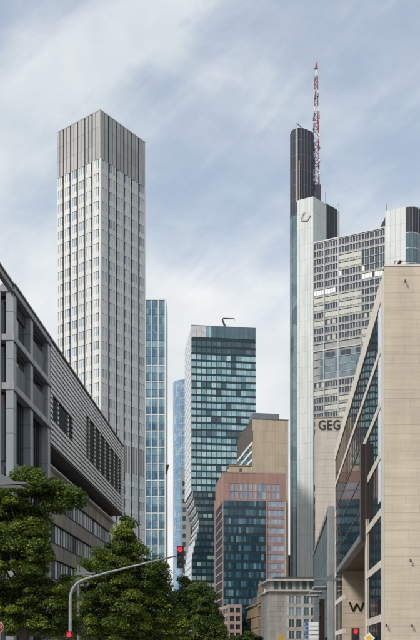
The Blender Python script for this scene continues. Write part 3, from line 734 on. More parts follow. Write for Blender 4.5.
# office grid
G0 = 8.4; GW = 35.6
m = MB(); m.fbox(ft, G0 + .05, G0 + GW, -14, -.3, 0, gz - .5); m.build('grid_wall', M['aluspan'], rt)
def up(px): # photo column -> metres along the grid from its left end
    k = (px - HX) / F; return (k * D - P0.x) / (uN.x - k * uN.y)
fh = 3.75
ogz0, ogz1 = Z(381.5, D), Z(352.5, D)
maj = [0, up(324), up(338.3), up(361.2), GW]
for u in maj: ft.box('major_mullion', G0 + max(.0, u - .22), G0 + min(GW, u + .22), -.3, .3, Z(436, D), gz, M['alugrid'], rt)
opL, opR = up(318), up(361.5)
winc = 0; rest = MB(); bars = MB()
r = 0; z = gz - .9
while z - fh > Z(440, D):
    inop = (z - fh < ogz1 and z > ogz0)
    ft_z0 = z - fh
    bars.fbox(ft, G0, G0 + GW, -.3, .16, z - .12, z + .06)
    for si in range(4):
        a, b = maj[si] + .25, maj[si + 1] - .25; n = max(2, round((b - a) / 1.3)); w = (b - a) / n
        if inop and a < opR - 1: continue
        rng = random.random()
        kind = 'win'
        if r == 2 and si == 2: kind = 'cream'
        elif r == 3 and si == 2: kind = 'cream'
        elif r in (2, 3) and si == 3: kind = 'tallwin'
        elif r == 4 and si in (2, 3): kind = 'mixed'
        elif r == 5 and si == 3: kind = 'white'
        elif r in (6,) and si in (0, 1): kind = 'white'
        elif r == 7 and si in (0, 1, 2): kind = 'cream'
        elif r > 7 and rng < .33: kind = 'cream'
        elif r > 8 and rng < .5: kind = 'half'
        for q in range(n):
            u0, u1 = G0 + a + q * w + .30, G0 + a + (q + 1) * w - .14
            if kind == 'cream': 
                if q == 0: ft.box('blind', G0 + a, G0 + b, -.3, -.12, ft_z0 + 1.2, z - .5, M['creamblind'], rt)
                continue
            if kind == 'white':
                if q % 5 < 4: ft.box('blind', u0 - .2, u1 + .1, -.3, -.12, ft_z0 + 1.1, z - .35, M['whiteblindb'], rt); continue
            if kind == 'mixed' and q < 1: ft.box('blind', u0, u1, -.3, -.12, ft_z0 + 1.2, z - .4, M['whiteblindb'], rt); continue
            if kind == 'half' and q % 2: ft.box('blind', u0, u1, -.3, -.14, ft_z0 + 1.2, z - .4, M['creamblind'], rt); continue
            z0 = ft_z0 + (.15 if kind == 'tallwin' else 1.25)
            winc += 1
            if winc <= 295: ft.box('window', u0, u1, -.3, -.2, z0, z - .35, M['darkwin'], rt)
            else: rest.fbox(ft, u0, u1, -.3, -.2, z0, z - .35)
        for q in range(n): bars.fbox(ft, G0 + a + q * w, G0 + a + q * w + .22, -.3, -.05, ft_z0, z - .1)
    z -= fh; r += 1
bars.build('grid_bars', M['alugrid'], rt, kind='stuff')
if rest.v: rest.build('small_windows', M['darkwin'], rt, kind='stuff')
# winter garden opening: recessed glazing with its own grid
m = MB(); m.fbox(ft, G0 + opL, G0 + opR, -.3, -.05, ogz0, ogz1); m.build('garden_reveal', M['greymetal'], rt)
nx, nz_ = 8, 4; w = (opR - opL - 1.2) / nx; h = (ogz1 - ogz0 - 1.2) / nz_
for i in range(nx):
    for j in range(nz_):
        ft.box('garden_pane', G0 + opL + 1.0 + i * w + .06, G0 + opL + 1.0 + (i + 1) * w - .06, -.05, -.0, ogz0 + .2 + j * h + .08, ogz0 + .2 + (j + 1) * h - .06, M['darkwin'] if j == nz_ - 1 and i % 3 else M['garden'], rt)
ft.box('garden_sill', G0 + opL, G0 + opR, -.05, .3, ogz0 - .7, ogz0, M['alugrid'], rt)
ft.box('garden_head', G0 + 0, G0 + opR, -.05, .35, ogz1, ogz1 + .5, M['alugrid'], rt)
ft.box('grid_head', G0, G0 + GW, -.5, .3, gz - .5, gz + .1, M['alugrid'], rt)
# right rounded head
hz = Z(211.5, 396)
z = hz; r = 0
while z > 130:
    for q in range(4):
        w = 9.6 / 4; ft.box('cladding_panel', G0 + GW + q * w + .03, G0 + GW + (q + 1) * w - .03, -.25, .25, z - 7.45, z, M['whitealu'], rt)
    z -= 7.5
m = MB(); m.fbox(ft, G0 + GW + .1, G0 + GW + 9.6, -14, -.2, 0, hz - .2); m.build('head_wall', M['alugrid'], rt)
c0 = ft.p(G0 + GW + 9.6, -7.0, 0); arc = []
for a in np.linspace(0, math.pi * .9, 12):
    p = c0 + ft.n * (7.0 * math.cos(a)) + ft.u * (6.0 * math.sin(a)); arc.append((p.x, p.y))
zsw = Z(230.5, 390)
m = MB(); m.prism(arc, zsw, hz - .1); m.build('slate_head', M['slatecurve'], rt)
m = MB(); m.prism(arc, 0, zsw - .3); m.build('teal_head', M['tealstrip'], rt)
cc = Vector((sum(p[0] for p in arc) / len(arc), sum(p[1] for p in arc) / len(arc)))
jr = MB(); z = hz + .2
for z in (hz + .1, zsw + .1, zsw - 7, zsw - 14, zsw - 21): jr.prism([tuple(cc + (Vector(p) - cc) * 1.02) for p in arc], z - .5, z)
jr.build('head_joints', M['alugrid'], rt, kind='stuff')
for i in range(len(arc) - 1):
    p = Vector(arc[i]); link('head_rib', box_mesh(.2, .2, hz - 130, M['bluegrey']), rt, Vector((p.x - .1, p.y - .1, 130)) - wloc(rt), ft.a)
# sloping roof piece left of the head
m = MB(); A_, B_ = ft.p(G0 + up(376.2), -2, 0), ft.p(G0 + GW + .1, -2, 0); zl, zh = Z(231, 398), Z(212, 396)
A2, B2 = ft.p(G0 + up(376.2), -9, 0), ft.p(G0 + GW + .1, -9, 0)
v = [(A_.x, A_.y, zl), (B_.x, B_.y, zl), (B_.x, B_.y, zh), (A2.x, A2.y, zl), (B2.x, B2.y, zl), (B2.x, B2.y, zh)]
m.add(v, [(0, 1, 2), (5, 4, 3), (0, 2, 5, 3), (1, 4, 5, 2), (0, 3, 4, 1)]); m.build('sloping_roof', M['slatecurve'], rt)
m = MB(); p = ft.p(G0 + GW + .4, -1, 0); m.tube([(p.x, p.y, hz - 1), (p.x, p.y, hz + 4)], .12, 4); m.build('rod', M['greymetal'], rt)

# mast on the roof
Ym = 432.0; mx = X(316.2, Ym)
ms = thing('antenna_mast', 'red and white lattice radio mast on top of the highest tower', 'antenna', (mx, Ym, Z(196, Ym)))
def lattice(py0, py1, half0, half1, nseg, mats, rr):
    z0, z1 = Z(py0, Ym), Z(py1, Ym)
    for s in range(nseg):
        t0, t1 = s / nseg, (s + 1) / nseg; za, zb = z0 + (z1 - z0) * t0, z0 + (z1 - z0) * t1
        ha, hb = half0 + (half1 - half0) * t0, half0 + (half1 - half0) * t1
        ca = [(mx + i * ha, Ym + j * ha, za) for i, j in ((-1, -1), (1, -1), (1, 1), (-1, 1))]
        cb = [(mx + i * hb, Ym + j * hb, zb) for i, j in ((-1, -1), (1, -1), (1, 1), (-1, 1))]
        m = MB()
        for k in range(4):
            m.tube([ca[k], cb[k]], rr, 5); m.tube([ca[k], cb[(k + 1) % 4]], rr * .6, 4); m.tube([cb[k], cb[(k + 1) % 4]], rr * .6, 4)
        m.build('lattice_section', mats[s % len(mats)], ms)
lattice(196, 122, 1.55, 1.15, 12, [M['mastwhite'], M['mastred'], M['mastred']], .2)
lattice(122, 97, .95, .8, 5, [M['mastred'], M['mastred'], M['mastwhite']], .16)
lattice(97, 91, .7, .7, 1, [M['mastwhite']], .3); lattice(91, 77.5, .8, .7, 3, [M['mastred']], .2)
m = MB(); m.tube([(mx, Ym, Z(77.5, Ym)), (mx, Ym, Z(69, Ym))], .42, 8); m.build('white_tube', M['mastwhite'], ms)
m = MB(); m.tube([(mx, Ym, Z(69, Ym)), (mx + .1, Ym, Z(65, Ym)), (mx + .5, Ym, Z(61.6, Ym))], [.95, .6, .2], 8); m.build('red_tip', M['mastred'], ms)
for py, dx in ((120, -1.4), (118, 1.3), (116, -1.1), (114.5, 1.2), (98, -.7), (96, .7), (94.5, -.5), (78.5, 0)):
    m = MB(); z = Z(py, Ym); m.tube([(mx + dx, Ym - .9, z - .9), (mx + dx, Ym - .9, z + .9)], .42, 8); m.build('antenna_drum', M['mastdark'] if dx < 0 else M['galv'], ms)
for k in range(10):
    z = Z(188 - k * 6.4, Ym); m = MB(); s = -1 if k % 2 else 1
    m.tube([(mx + s * 1.4, Ym - 1.4, z - .55), (mx + s * 1.4, Ym - 1.4, z + .55)], .5, 8); m.build('dish', M['mastwhite'] if k % 3 else M['mastdark'], ms)

# ================================================================ PALE STONE BUILDING WITH LETTERS
D = 225.0
rt = thing('stone_building', 'pale travertine building lettered GEG between slab tower and glass facade', 'building', (X(315, D), D, 0))
jx = X(315.2, D); jz = Z(418, D); jf = Face(jx, D, 1, -.05)
m = MB(); m.prism([tuple(jf.p(.1, -.15, 0).xy), tuple(jf.p(22, -.15, 0).xy), (jx + 26, D + 20), (jx + 3.2, D + 20)], 0, jz - .1); m.build('core_wall', M['joint'], rt)
rh = 1.86; nr = int(jz / rh)
for r in range(nr):
    off = (r % 2) * 1.1; u = -off
    while u < 11:
        a, b = max(0, u), min(u + 3.4, 11.5)
        if b - a > .2: jf.box('stone_block', a + .01, b - .01, -.15, random.uniform(0, .012), jz - (r + 1) * rh + .015, jz - r * rh - .015, M['gegstone'], rt)
        u += 3.4
jf.box('far_wall', 11.5, 22, -.15, 0, 0, jz, M['gegstone'], rt); jf.box('coping', -.1, 22, -.6, .15, jz + .01, jz + .25, M['gegstone'], rt)
for k in range(4): jf.box('lamp_slot', -.32, -.06, -.6, .02, Z(530 - k * 13, D), Z(524 - k * 13, D), M['bronze'], rt)
def letter(ch, face, u, z, size, mat, root, dd=.12, off=0.03, ext=.08):
    cu = bpy.data.curves.new('letter', 'FONT'); cu.body = ch; cu.size = size; cu.extrude = ext; cu.offset = off
    tmp = bpy.data.objects.new('letter_outline', cu); COL.objects.link(tmp)
    dg = bpy.context.evaluated_depsgraph_get(); me = bpy.data.meshes.new_from_object(tmp.evaluated_get(dg))
    bpy.data.objects.remove(tmp); bpy.data.curves.remove(cu); me.materials.clear(); me.materials.append(mat)
    o = link('letter', me, root, face.p(u, dd, z) - wloc(root)); o.rotation_euler = (math.pi / 2, 0, face.a)
    xs = [v.co.x for v in me.vertices]; return o, min(xs), max(xs)
for ch, pl, pr in (('G', 318.5, 325.5), ('E', 327.2, 332.0), ('G', 333.0, 339.9)):
    o, x0, x1 = letter(ch, jf, X(pl, D) - jx, Z(429.8, D), 3.6, M['letter'], rt)
    k = (X(pr, D) - X(pl, D)) / (x1 - x0); o.scale = (k, 1, 1); o.location -= jf.u * x0 * k

# ================================================================ RIGHT STONE AND GLASS BUILDING
KC, KS = 9.3, 0.0828; KY0, KY1 = 75.0, 142.9
kx = lambda Y, c=KC: c + KS * Y
def hz_(h): return h + EYE
rt = thing('corner_building', 'travertine corner building with slanting glass street front at right, lettered W', 'building', (kx(KY0), KY0, 0))
KH = hz_(34.2)
kf = Face(kx(KY0), KY0, 1, -.01)                       # stone end wall towards the camera
cl = math.sqrt(1 + KS * KS)
ks = Face(kx(KY1), KY1, -KS, -1)                       # street face; left end far, right end near
KL = (KY1 - KY0) * cl
def us(Y): return (KY1 - Y) * cl
# bodies: near block, upper storeys over the passage, far block
inn = 1.0
def kpoly(Ya, Yb, c0=KC + inn, dx=18): return [(kx(Ya, c0), Ya), (kx(Ya, KC + dx), Ya), (kx(Yb, KC + dx), Yb), (kx(Yb, c0), Yb)]
sofz = hz_(12.3)
m = MB(); m.prism(kpoly(KY0 + .5, 90.6), 0, KH - .4); m.build('near_wall', M['darkvoid'], rt)
m = MB(); m.prism(kpoly(90.6, KY1), sofz + .3, KH - .4); m.build('upper_wall', M['darkvoid'], rt)
m = MB(); m.prism(kpoly(125.4, KY1), 0, sofz + .3); m.build('far_wall', M['darkvoid'], rt)
m = MB(); m.prism(kpoly(90.6, 125.4, KC + 7), 0, sofz + .3); m.build('passage_wall', M['travertine'], rt)
# stone end wall
rh = .78; nr = int(KH / rh) + 1; EWD = 14.0
for r in range(nr):
    zt = KH - r * rh; zb = max(0, zt - rh)
    if zt < .1: break
    u = -((r * 1.13) % 2.4)
    while u < EWD:
        a, b = max(0, u), min(u + 2.4, EWD)
        if b - a > .02:
            if not (a < -1): kf.box('stone_block', a + .004, b - .004, -.35, random.choice((0, .003, .006)), zb + .005, zt - .005, M['travertine'], rt)
        u += 2.4
m = MB(); m.fbox(kf, .05, EWD, -.45, -.36, 0, KH - .05); m.build('joint_wall', M['joint'], rt)
kf.box('coping', -.05, EWD, -.9, .05, KH + .01, KH + .16, M['travlight'], rt)
# stone frame of the street face
ks.box('corner_frame', us(KY0 + 2.9), KL - .36, -.6, .0, 0, KH, M['travlight'], rt)
ks.box('parapet_frame', 0, us(KY0 + 2.9), -.6, .05, KH - 2.0, KH + .02, M['travlight'], rt)
ks.box('far_frame', 0, .9, -.6, .04, 0, KH - 2.0, M['travlight'], rt)
ks.box('middle_pier', us(91.3), us(90.5), -.5, .12, 0, hz_(22.6), M['travlight'], rt)
hb = [27.9, 22.9, 18.2, 12.9, 8.1, 3.1]
BT = .7
for i, h in enumerate(hb):
    z = hz_(h)
    if h > 20: segs = [(0.9, us(KY0 + 2.9))]
    elif h > 12: segs = [(.9, us(131)), (us(90.5), us(KY0 + 2.9))]
    else: segs = [(.9, us(125.2)), (us(90.5), us(KY0 + 2.9))]
    for a, b in segs: ks.box('stone_beam', a, b, -.5, .04, z - BT / 2, z + BT / 2, M['travlight'], rt)
def panes(u0, u1, z0, z1, wd, dd=-.05, name='glass_pane', mat='mirror'):
    n = max(1, round((u1 - u0) / wd)); w = (u1 - u0) / n
    for q in range(n):
        ks.box(name, u0 + q * w + .035, u0 + (q + 1) * w - .035, dd - .05, dd, z0, z1, M[mat], rt)
        ks.box('mullion', u0 + q * w - .025, u0 + q * w + .024, dd - .08, dd + .03, z0, z1, M['bronze'], rt)
lv = [KH - 2.0] + [hz_(h) for h in hb] + [0]
for i in range(len(lv) - 1):
    zt = lv[i] - (BT / 2 if i else 0); zb = lv[i + 1] + (BT / 2 if i < len(lv) - 2 else 0)
    nearL = us(90.5) if i >= 2 else us(91)
    panes(us(90.45), us(KY0 + 2.9), zb, zt, 2.4)
    if i < 2: panes(.9, us(90.5), zb, zt, 2.6)
    elif i < 4: panes(.9, us(131), zb, zt, 2.6)
    else: panes(.9, us(125.2), zb, zt, 2.6)
panes(us(131), us(91.4), hz_(12.9), hz_(22.6), 2.6, -.6, 'inner_pane')
ks.box('roller_blind', us(80.2), us(78.0), -.045, -.02, hz_(14), KH - 2.05, M['paleCurtain'], rt)  # pale strip painted as the sky's reflection in this glass
# oriel: dark framed glass box projecting over the pavement
oz0, oz1 = hz_(12.0), hz_(22.3); od = .62
ou0, ou1 = us(131), us(91.5)
n = 14; w = (ou1 - ou0) / n
for j, (za, zb) in enumerate(((oz0 + .75, hz_(15.2)), (hz_(15.35), hz_(18.6)), (hz_(18.75), oz1 - .2))):
    for q in range(n): ks.box('oriel_pane', ou0 + q * w + .03, ou0 + (q + 1) * w - .03, od - .12, od - .05, za, zb, M['mirror'], rt)
for z in (hz_(15.2), hz_(18.6), oz1 - .2): ks.box('oriel_rail', ou0, ou1, -.2, od, z, z + .15, M['bronze'], rt)
ks.box('oriel_base', ou0, ou1, -.2, od + .02, oz0, oz0 + .72, M['greymetal'], rt)
ks.box('oriel_end', ou1, us(90.6), -.55, od + .03, oz0 - .1, oz1 + .05, M['bronze'], rt)
ks.box('oriel_end', us(90.35), us(89.3), -.2, .14, oz0 + 2.2, oz1 + .02, M['bronze'], rt)
# soffit of the passage in panels, and the wall with the letter W at its end
for q in range(9):
    ya = 91.0 + q * 3.85; a, b = us(min(ya + 3.82, 125.4)), us(ya)
    ks.box('soffit_panel', a, b, -7, -.2, sofz - .3, sofz - .2, M['soffit'], rt)
wf = Face(kx(125.2), 125.2, 1, 0)
rh = 1.05
for r in range(13):
    zt = sofz - .3 - r * rh; zb = max(0, zt - rh); u = -(r % 2) * 1.2
    while u < 7:
        a, b = max(0, u), min(u + 2.4, 7)
        if b - a > .1: wf.box('stone_block', a + .01, b - .01, -.2, 0, zb + .01, zt - .01, M['travertine'], rt)
        u += 2.4
letw = MB()
def seg(a, b, wd=.13):
    A = Vector((X(a[0], 125), 125.1, Z(a[1], 125))); B = Vector((X(b[0], 125), 125.1, Z(b[1], 125))); letw.tube([A, B], wd, 4)
for a, b in (((349.6, 602.2), (353.2, 611.2)), ((353.2, 611.2), (356.9, 603.4)), ((356.7, 603.4), (360.6, 611.0)), ((360.6, 611.0), (363.9, 602.0))): seg(a, b)
letw.build('letter', M['bronze'], rt)
# entrance opening under the lowest beam, wall lights and roof rail
for px, py in ((386.4, 625.5), (412.0, 626.2), (410.6, 561), (405.2, 281.5)):
    x = X(px, KY0 - .2); z = Z(py, KY0 - .2)
    m = MB(); m.tube([(x, KY0 - .05, z + .12), (x, KY0 - .28, z + .1)], .05, 6); m.tube([(x, KY0 - .28, z + .14), (x, KY0 - .28, z - .12)], [.05, .10], 8); m.build('wall_light', M['bronze'], rt)
rr = MB(); x0 = X(394.5, KY0 + 1.5)
for q in range(8): rr.tube([(x0 + q * 1.5, KY0 + 1.4, KH + .1), (x0 + q * 1.5, KY0 + 1.4, KH + 1.15)], .03, 5)
rr.tube([(x0, KY0 + 1.4, KH + 1.15), (x0 + 11, KY0 + 1.4, KH + 1.15)], .04, 5); rr.tube([(x0, KY0 + 1.4, KH + .65), (x0 + 11, KY0 + 1.4, KH + .65)], .025, 5)
rr.build('roof_rail', M['polegrey'], rt)
m = MB(); m.tube([(x0 + .1, KY0 + 1.2, KH + .1), (x0 + .2, KY0 + 1.2, KH + .7), (x0 + .5, KY0 + 1.1, KH + 1.0)], [.10, .09, .16], 6); m.build('roof_spotlight', M['bronze'], rt)

# ================================================================ GLASS BLOCK BEHIND, RIGHT SIDE OF THE STREET
LC = 8.75; LYa, LYb = 151.0, 221.0; LH = EYE + 25.8
lxx = lambda Y, c=LC: c + KS * Y
rt = thing('glass_block', 'low teal glass building with grey end pillar beyond the corner building', 'building', (lxx(LYa), LYa, 0))
m = MB(); m.prism([(lxx(LYa, LC + .6), LYa + .5), (lxx(LYa) + 15, LYa + .5), (lxx(LYb) + 15, LYb), (lxx(LYb, LC + .6), LYb)], 0, LH - .3); m.build('core_wall', M['slot'], rt)
lf = Face(lxx(LYb), LYb, -KS, -1); LL = (LYb - LYa) * cl
lf.box('roof_beam', 0, LL, -.5, .2, LH - .9, LH, M['greymetal'], rt)
for r in range(6):
    zt = LH - .95 - r * 3.7
    for q in range(14):
        w = LL / 14; lf.box('glass_pane', q * w + .05, (q + 1) * w - .05, -.3, -.05, zt - 3.62, zt, M['lowglass'], rt)
le = Face(lxx(LYa), LYa, 1, 0)
le.box('end_pillar', -.15, .8, -.5, .3, 0, LH + .3, M['alugrid'], rt); le.box('end_wall', .8, 15, -.5, 0, 0, LH, M['whiteframe'], rt)
for k in range(3):                                        # flat entrance canopies over the pavement
    Yc = 165 + k * 18; a = lf.p((LYb - Yc) * cl, 0, 0)
    lf.box('canopy', (LYb - Yc) * cl, (LYb - Yc) * cl + 6, 0.0, 2.4, Z(590, 165) + k * .4, Z(590, 165) + .35 + k * .4, M['alugrid'], rt)

# ================================================================ LIGHT STONE BUILDING CLOSING THE STREET
D = 267.0; mx_ = X(270.4, D); mz = Z(590, D); mt = Z(579, D)
U = Vector((1, .02, 0)).normalized(); V = Vector((-.071, 1, 0)).normalized(); P0 = Vector((mx_, D, 0))
rt = thing('stone_building', 'light limestone building with wide cornice closing the end of the street', 'building', (mx_, D, 0))
m = MB(); m.prism(quad(P0 + U * .25 + V * .25, 26, 22), 0, mz); m.build('core_wall', M['darkvoid'], rt)
mf = Face(mx_, D, U.x, U.y); msd = Face(*(P0 + V * 22.6).xy, -V.x, -V.y)
bw = X(287, D) - mx_
for r in range(12):
    zt = mz - .6 - r * 1.55; zb = max(0, zt - 1.55)
    for fc, Lg in ((mf, bw), (msd, 22.6)):
        u = -(r % 2) * 1.0
        while u < Lg:
            a, b = max(0, u), min(u + 2.1, Lg)
            if b - a > .15: fc.box('stone_block', a + .015, b - .015, -.25, random.choice((0, .01, .02)), zb + .015, zt - .015, M['lstone'], rt)
            u += 2.1
ncol = 9; w = 26 - bw; w = w / ncol
for k in range(6):
    zt = mz - .6 - k * 3.7
    if zt < 1: break
    zb = max(0, zt - 3.7)
    mf.box('stone_band', bw, 26, -.25, 0, zt - 1.3, zt, M['lstone'], rt)
    for q in range(ncol):
        mf.box('pier', bw + q * w, bw + q * w + .65, -.25, .06, zb, zt - 1.3, M['cornice'], rt)
        p = mf.box('window', bw + q * w + .65, bw + (q + 1) * w, -.2, -.15, zb, zt - 1.3, M['dimpane'] if k in (2, 3) or random.random() < .3 else M['bluewin'], rt)
        link('window_bar', box_mesh(.08, .05, zt - 1.3 - zb, M['cornice']), p, (w / 2 - .35, -.03, 0), 0)
for fc, Lg, x in ((mf, 26, -.9), (msd, 22.6, 0)):
    fc.box('cornice', x, Lg + (.9 if fc is msd else 0) - (.0), -.3, .9 if fc is mf else .88, mz - .5, mz, M['cornice'], rt)
m = MB(); m.prism(quad(P0 + U * .5 + V * .5, 25, 21.5), mz, mt - .6); m.build('attic_wall', M['lstone'], rt)
for q in range(11):
    mf.box('attic_window', 1.2 + q * 2.25, 2.5 + q * 2.25, -.48, -.4, mz + .3, mt - .8, M['dimpane'], rt)
m = MB(); Pq = P0 - U * .9 - V * .9; m.prism(quad(Pq, 28, 24), mt - .6, mt); m.build('roof_slab', M['cornice'], rt)
m = MB(); m.prism(quad(P0 + U * 2 + V * 4, 14, 6), mt, mt + 1.1); m.build('roof_box', M['slateroof'], rt)
for q, (px, py) in enumerate(((258.8, 590),)):
    x = X(px, D - 1); z = Z(py, D - 1); m = MB(); m.tube([(mx_ - .6, D + 8, z + .6), (mx_ - 1.3, D + 6, z + .6), (mx_ - 1.5, D + 6, z - .6)], .28, 6); m.build('eaves_lamp', M['whitepaint'], rt)

# ================================================================ OLD SANDSTONE BUILDING
D = 296.0; nx_ = X(263, D); nz0 = Z(602.5, D)
P0 = Vector((nx_, D, 0)); V = Vector((-.076, 1, 0)).normalized(); U = Vector((1, .076, 0)).normalized()
rt = thing('old_building', 'old brown sandstone building with dark slate roof and curved gable', 'building', (nx_, D, 0))
m = MB(); m.prism(quad(P0 + U * .3 + V * .3, 14, 73), 0, nz0 - .1); m.build('core_wall', M['darkvoid'], rt)
ns = Face(*(P0 + V * 73).xy, -V.x, -V.y)
for k in range(5):
    zt = nz0 - k * 4.0; zb = max(0, zt - 4)
    ns.box('stone_band', 0, 73, -.3, 0, zt - 1.4, zt, M['ornate'], rt); ns.box('string_course', 0, 73, 0, .3, zt - .35, zt, M['ornate'], rt)
    for q in range(19):
        ns.box('pier', q * 3.9, min(73, q * 3.9 + 1.9), -.3, .04, zb, zt - 1.4, M['ornate'], rt)
        if q < 18: ns.box('window', q * 3.9 + 1.9, (q + 1) * 3.9, -.28, -.2, zb, zt - 1.4, M['dimpane'], rt)
ns.box('cornice', 0, 73, -.3, .7, nz0, nz0 + .5, M['ornate'], rt)
m = MB(); m.prism(quad(P0 + U * .3 + V * 10, 12, 62), nz0 + .5, nz0 + 4.2)
m.v = [(x + (1.6 if z > nz0 + 1 else 0), y, z) for x, y, z in m.v]; m.build('roof', M['slateroof'], rt)
# gable: stepped curve outline with depth
gp = []
for a in np.linspace(0, 1, 15):
    hgt = 1.8 + 5.4 * math.sin(math.pi * a) ** 1.6 + (.8 if .42 < a < .58 else 0); gp.append((a * 12, hgt))
m = MB(); b0 = 73 - 13
v = []; n_ = len(gp)
for dd in (.4, -.5):
    for u, h in gp: v.append(ns.p(b0 + u, dd, nz0 + h))
    for u, h in gp: v.append(ns.p(b0 + u, dd, nz0 - 1))
f = []
for i in range(n_ - 1):
    f += [(i, n_ + i, n_ + i + 1, i + 1), (2 * n_ + i, 2 * n_ + i + 1, 3 * n_ + i + 1, 3 * n_ + i), (i, i + 1, 2 * n_ + i + 1, 2 * n_ + i)]
f += [(0, 2 * n_, 3 * n_, n_), (n_ - 1, 2 * n_ - 1, 4 * n_ - 1, 3 * n_ - 1)]
m.add(v, f); m.build('gable', M['ornate'], rt)
ns.box('gable_window', b0 + 4.6, b0 + 7.4, .4, .45, nz0 + .8, nz0 + 4.0, M['dimpane'], rt)

# ================================================================ TREES
def leaf_material(name, a, b, c):
    m = bpy.data.materials.new(name); m.use_nodes = True; t = m.node_tree; n = t.nodes; l = t.links
    p = n['Principled BSDF']; p.inputs['Roughness'].default_value = .5; p.inputs['Specular IOR Level'].default_value = .35
    at = n.new("ShaderNodeAttribute"); at.attribute_name = 'tint'; at.attribute_type = 'GEOMETRY'
    r = n.new("ShaderNodeValToRGB"); cr = r.color_ramp; cr.elements[0].color = (*a, 1); cr.elements[1].color = (*c, 1)
    e = cr.elements.new(.55); e.color = (*b, 1); l.new(at.outputs['Fac'], r.inputs[0]); l.new(r.outputs[0], p.inputs['Base Color'])
    tr = n.new("ShaderNodeBsdfTranslucent"); mx = n.new("ShaderNodeMixShader"); mx.inputs[0].default_value = .3
    l.new(r.outputs[0], tr.inputs[0]); l.new(p.outputs[0], mx.inputs[1]); l.new(tr.outputs[0], mx.inputs[2]); l.new(mx.outputs[0], n['Material Output'].inputs[0])
    return m
LM = [leaf_material('lime leaf', (.022, .044, .009), (.090, .145, .017), (.30, .36, .034)),
      leaf_material('dark leaf', (.018, .038, .011), (.050, .088, .016), (.13, .18, .025)),
      leaf_material('fresh leaf', (.032, .055, .012), (.085, .13, .02), (.17, .22, .03))]
def tree(name, label, px, D, blobs, nclump, leaves, leaf, mat, seed, trunk_r=.16, group=None, spread=.5):
    """blobs: (px, py, rx, ry) crown masses seen at distance D (photo px), each an ellipsoid of clumps"""
    rng = np.random.default_rng(seed); s = D / F
    base = Vector((X(px, D), D, .12)); t = thing(name, label, 'tree', base, group)
    B = [(np.array([X(a, D + dy), D + dy, Z(b, D + dy)]), np.array([rx_ * s, (rx_ * .8 + ry_ * .2) * s * .95, ry_ * s])) for a, b, rx_, ry_, dy in blobs]
    vol = np.array([b[1].prod() ** .67 for b in B]); vol /= vol.sum()
    cen = []
    for (c, r), n in zip(B, (vol * nclump).astype(int) + 3):
        dirs = rng.normal(size=(n, 3)); dirs /= np.linalg.norm(dirs, axis=1)[:, None]
        rad = rng.uniform(.4, 1.05, n) ** .6 * np.where(rng.random(n) < .16, rng.uniform(1.08, 1.32, n), 1)
        cen.append(c + dirs * r * rad[:, None])
    cen = np.vstack(cen); cen = cen[cen[:, 2] > 2.4]; nC = len(cen)
    per = leaves // nC
    size = rng.uniform(.35, 1.5, nC) * spread
    ctint = rng.normal(0, .2, nC)
    ci = np.repeat(np.arange(nC), per); n = len(ci)
    off = rng.normal(size=(n, 3)); off /= np.linalg.norm(off, axis=1)[:, None]; off *= rng.uniform(.1, 1, n)[:, None] ** .5
    off *= size[ci][:, None] * np.array([1, 1, .5]); off[:, 2] -= .25 * (off[:, 0] ** 2 + off[:, 1] ** 2) / np.maximum(size[ci], .1)
    P = cen[ci] + off
    nrm = off * np.array([1, 1, .6]) / np.maximum(np.linalg.norm(off, axis=1), 1e-3)[:, None] * .5 + rng.normal(size=(n, 3)) * .45 + np.array([0, 0, .75])
    nrm /= np.linalg.norm(nrm, axis=1)[:, None]
    a = np.cross(nrm, rng.normal(size=(n, 3))); a /= np.linalg.norm(a, axis=1)[:, None]; b = np.cross(nrm, a)
    L_ = leaf * rng.uniform(.65, 1.25, n)[:, None]
    v = np.empty((n, 4, 3)); v[:, 0] = P - a * L_ * .6; v[:, 1] = P + b * L_ * .42 + nrm * L_ * .10; v[:, 2] = P + a * L_ * .62 - nrm * L_ * .08; v[:, 3] = P - b * L_ * .42 + nrm * L_ * .10
    v = v.reshape(-1, 3) - np.array(base)
    me = bpy.data.meshes.new('crown'); me.vertices.add(4 * n); me.vertices.foreach_set('co', v.ravel().astype(np.float32))
    me.loops.add(4 * n); me.loops.foreach_set('vertex_index', np.arange(4 * n, dtype=np.int32))
    me.polygons.add(n); me.polygons.foreach_set('loop_start', np.arange(0, 4 * n, 4, dtype=np.int32))
    me.update(calc_edges=True)
    tint = np.clip(.48 + ctint[ci] + rng.normal(0, .17, n), 0, 1)
    at = me.attributes.new('tint', 'FLOAT', 'FACE'); at.data.foreach_set('value', tint.astype(np.float32))
    me.materials.append(mat); link('crown', me, t)
    tb = MB(); top = max(b[0][2] + b[1][2] * .5 for b in B); cxm = np.mean([b[0] for b in B], axis=0)
    hT = min(2.6, top * .4)
    fork = Vector((base.x + .1, base.y, hT)); mid = Vector((float(cxm[0]), float(cxm[1]), float((hT + top) / 2)))
    tb.tube([base, base + Vector((.02, 0, .5)), fork, mid, Vector((mid.x + .1, mid.y, top))], [trunk_r * 1.35, trunk_r * 1.1, trunk_r, trunk_r * .6, trunk_r * .12], 10)
    tb.build('trunk', M['bark'], t, smooth=True)
    lb = MB()
    for k in rng.choice(nC, min(46, nC), replace=False):
        c = Vector(cen[k].tolist()); st = fork.lerp(mid, rng.uniform(0, 1)); bend = st.lerp(c, .55) + Vector((0, 0, (c - st).length * .10))
        lb.tube([st, bend, c], [trunk_r * .28, trunk_r * .14, .01], 5)
    lb.build('limbs', M['bark'], t, smooth=True)
    return t
TG = 'street trees along the left pavement'
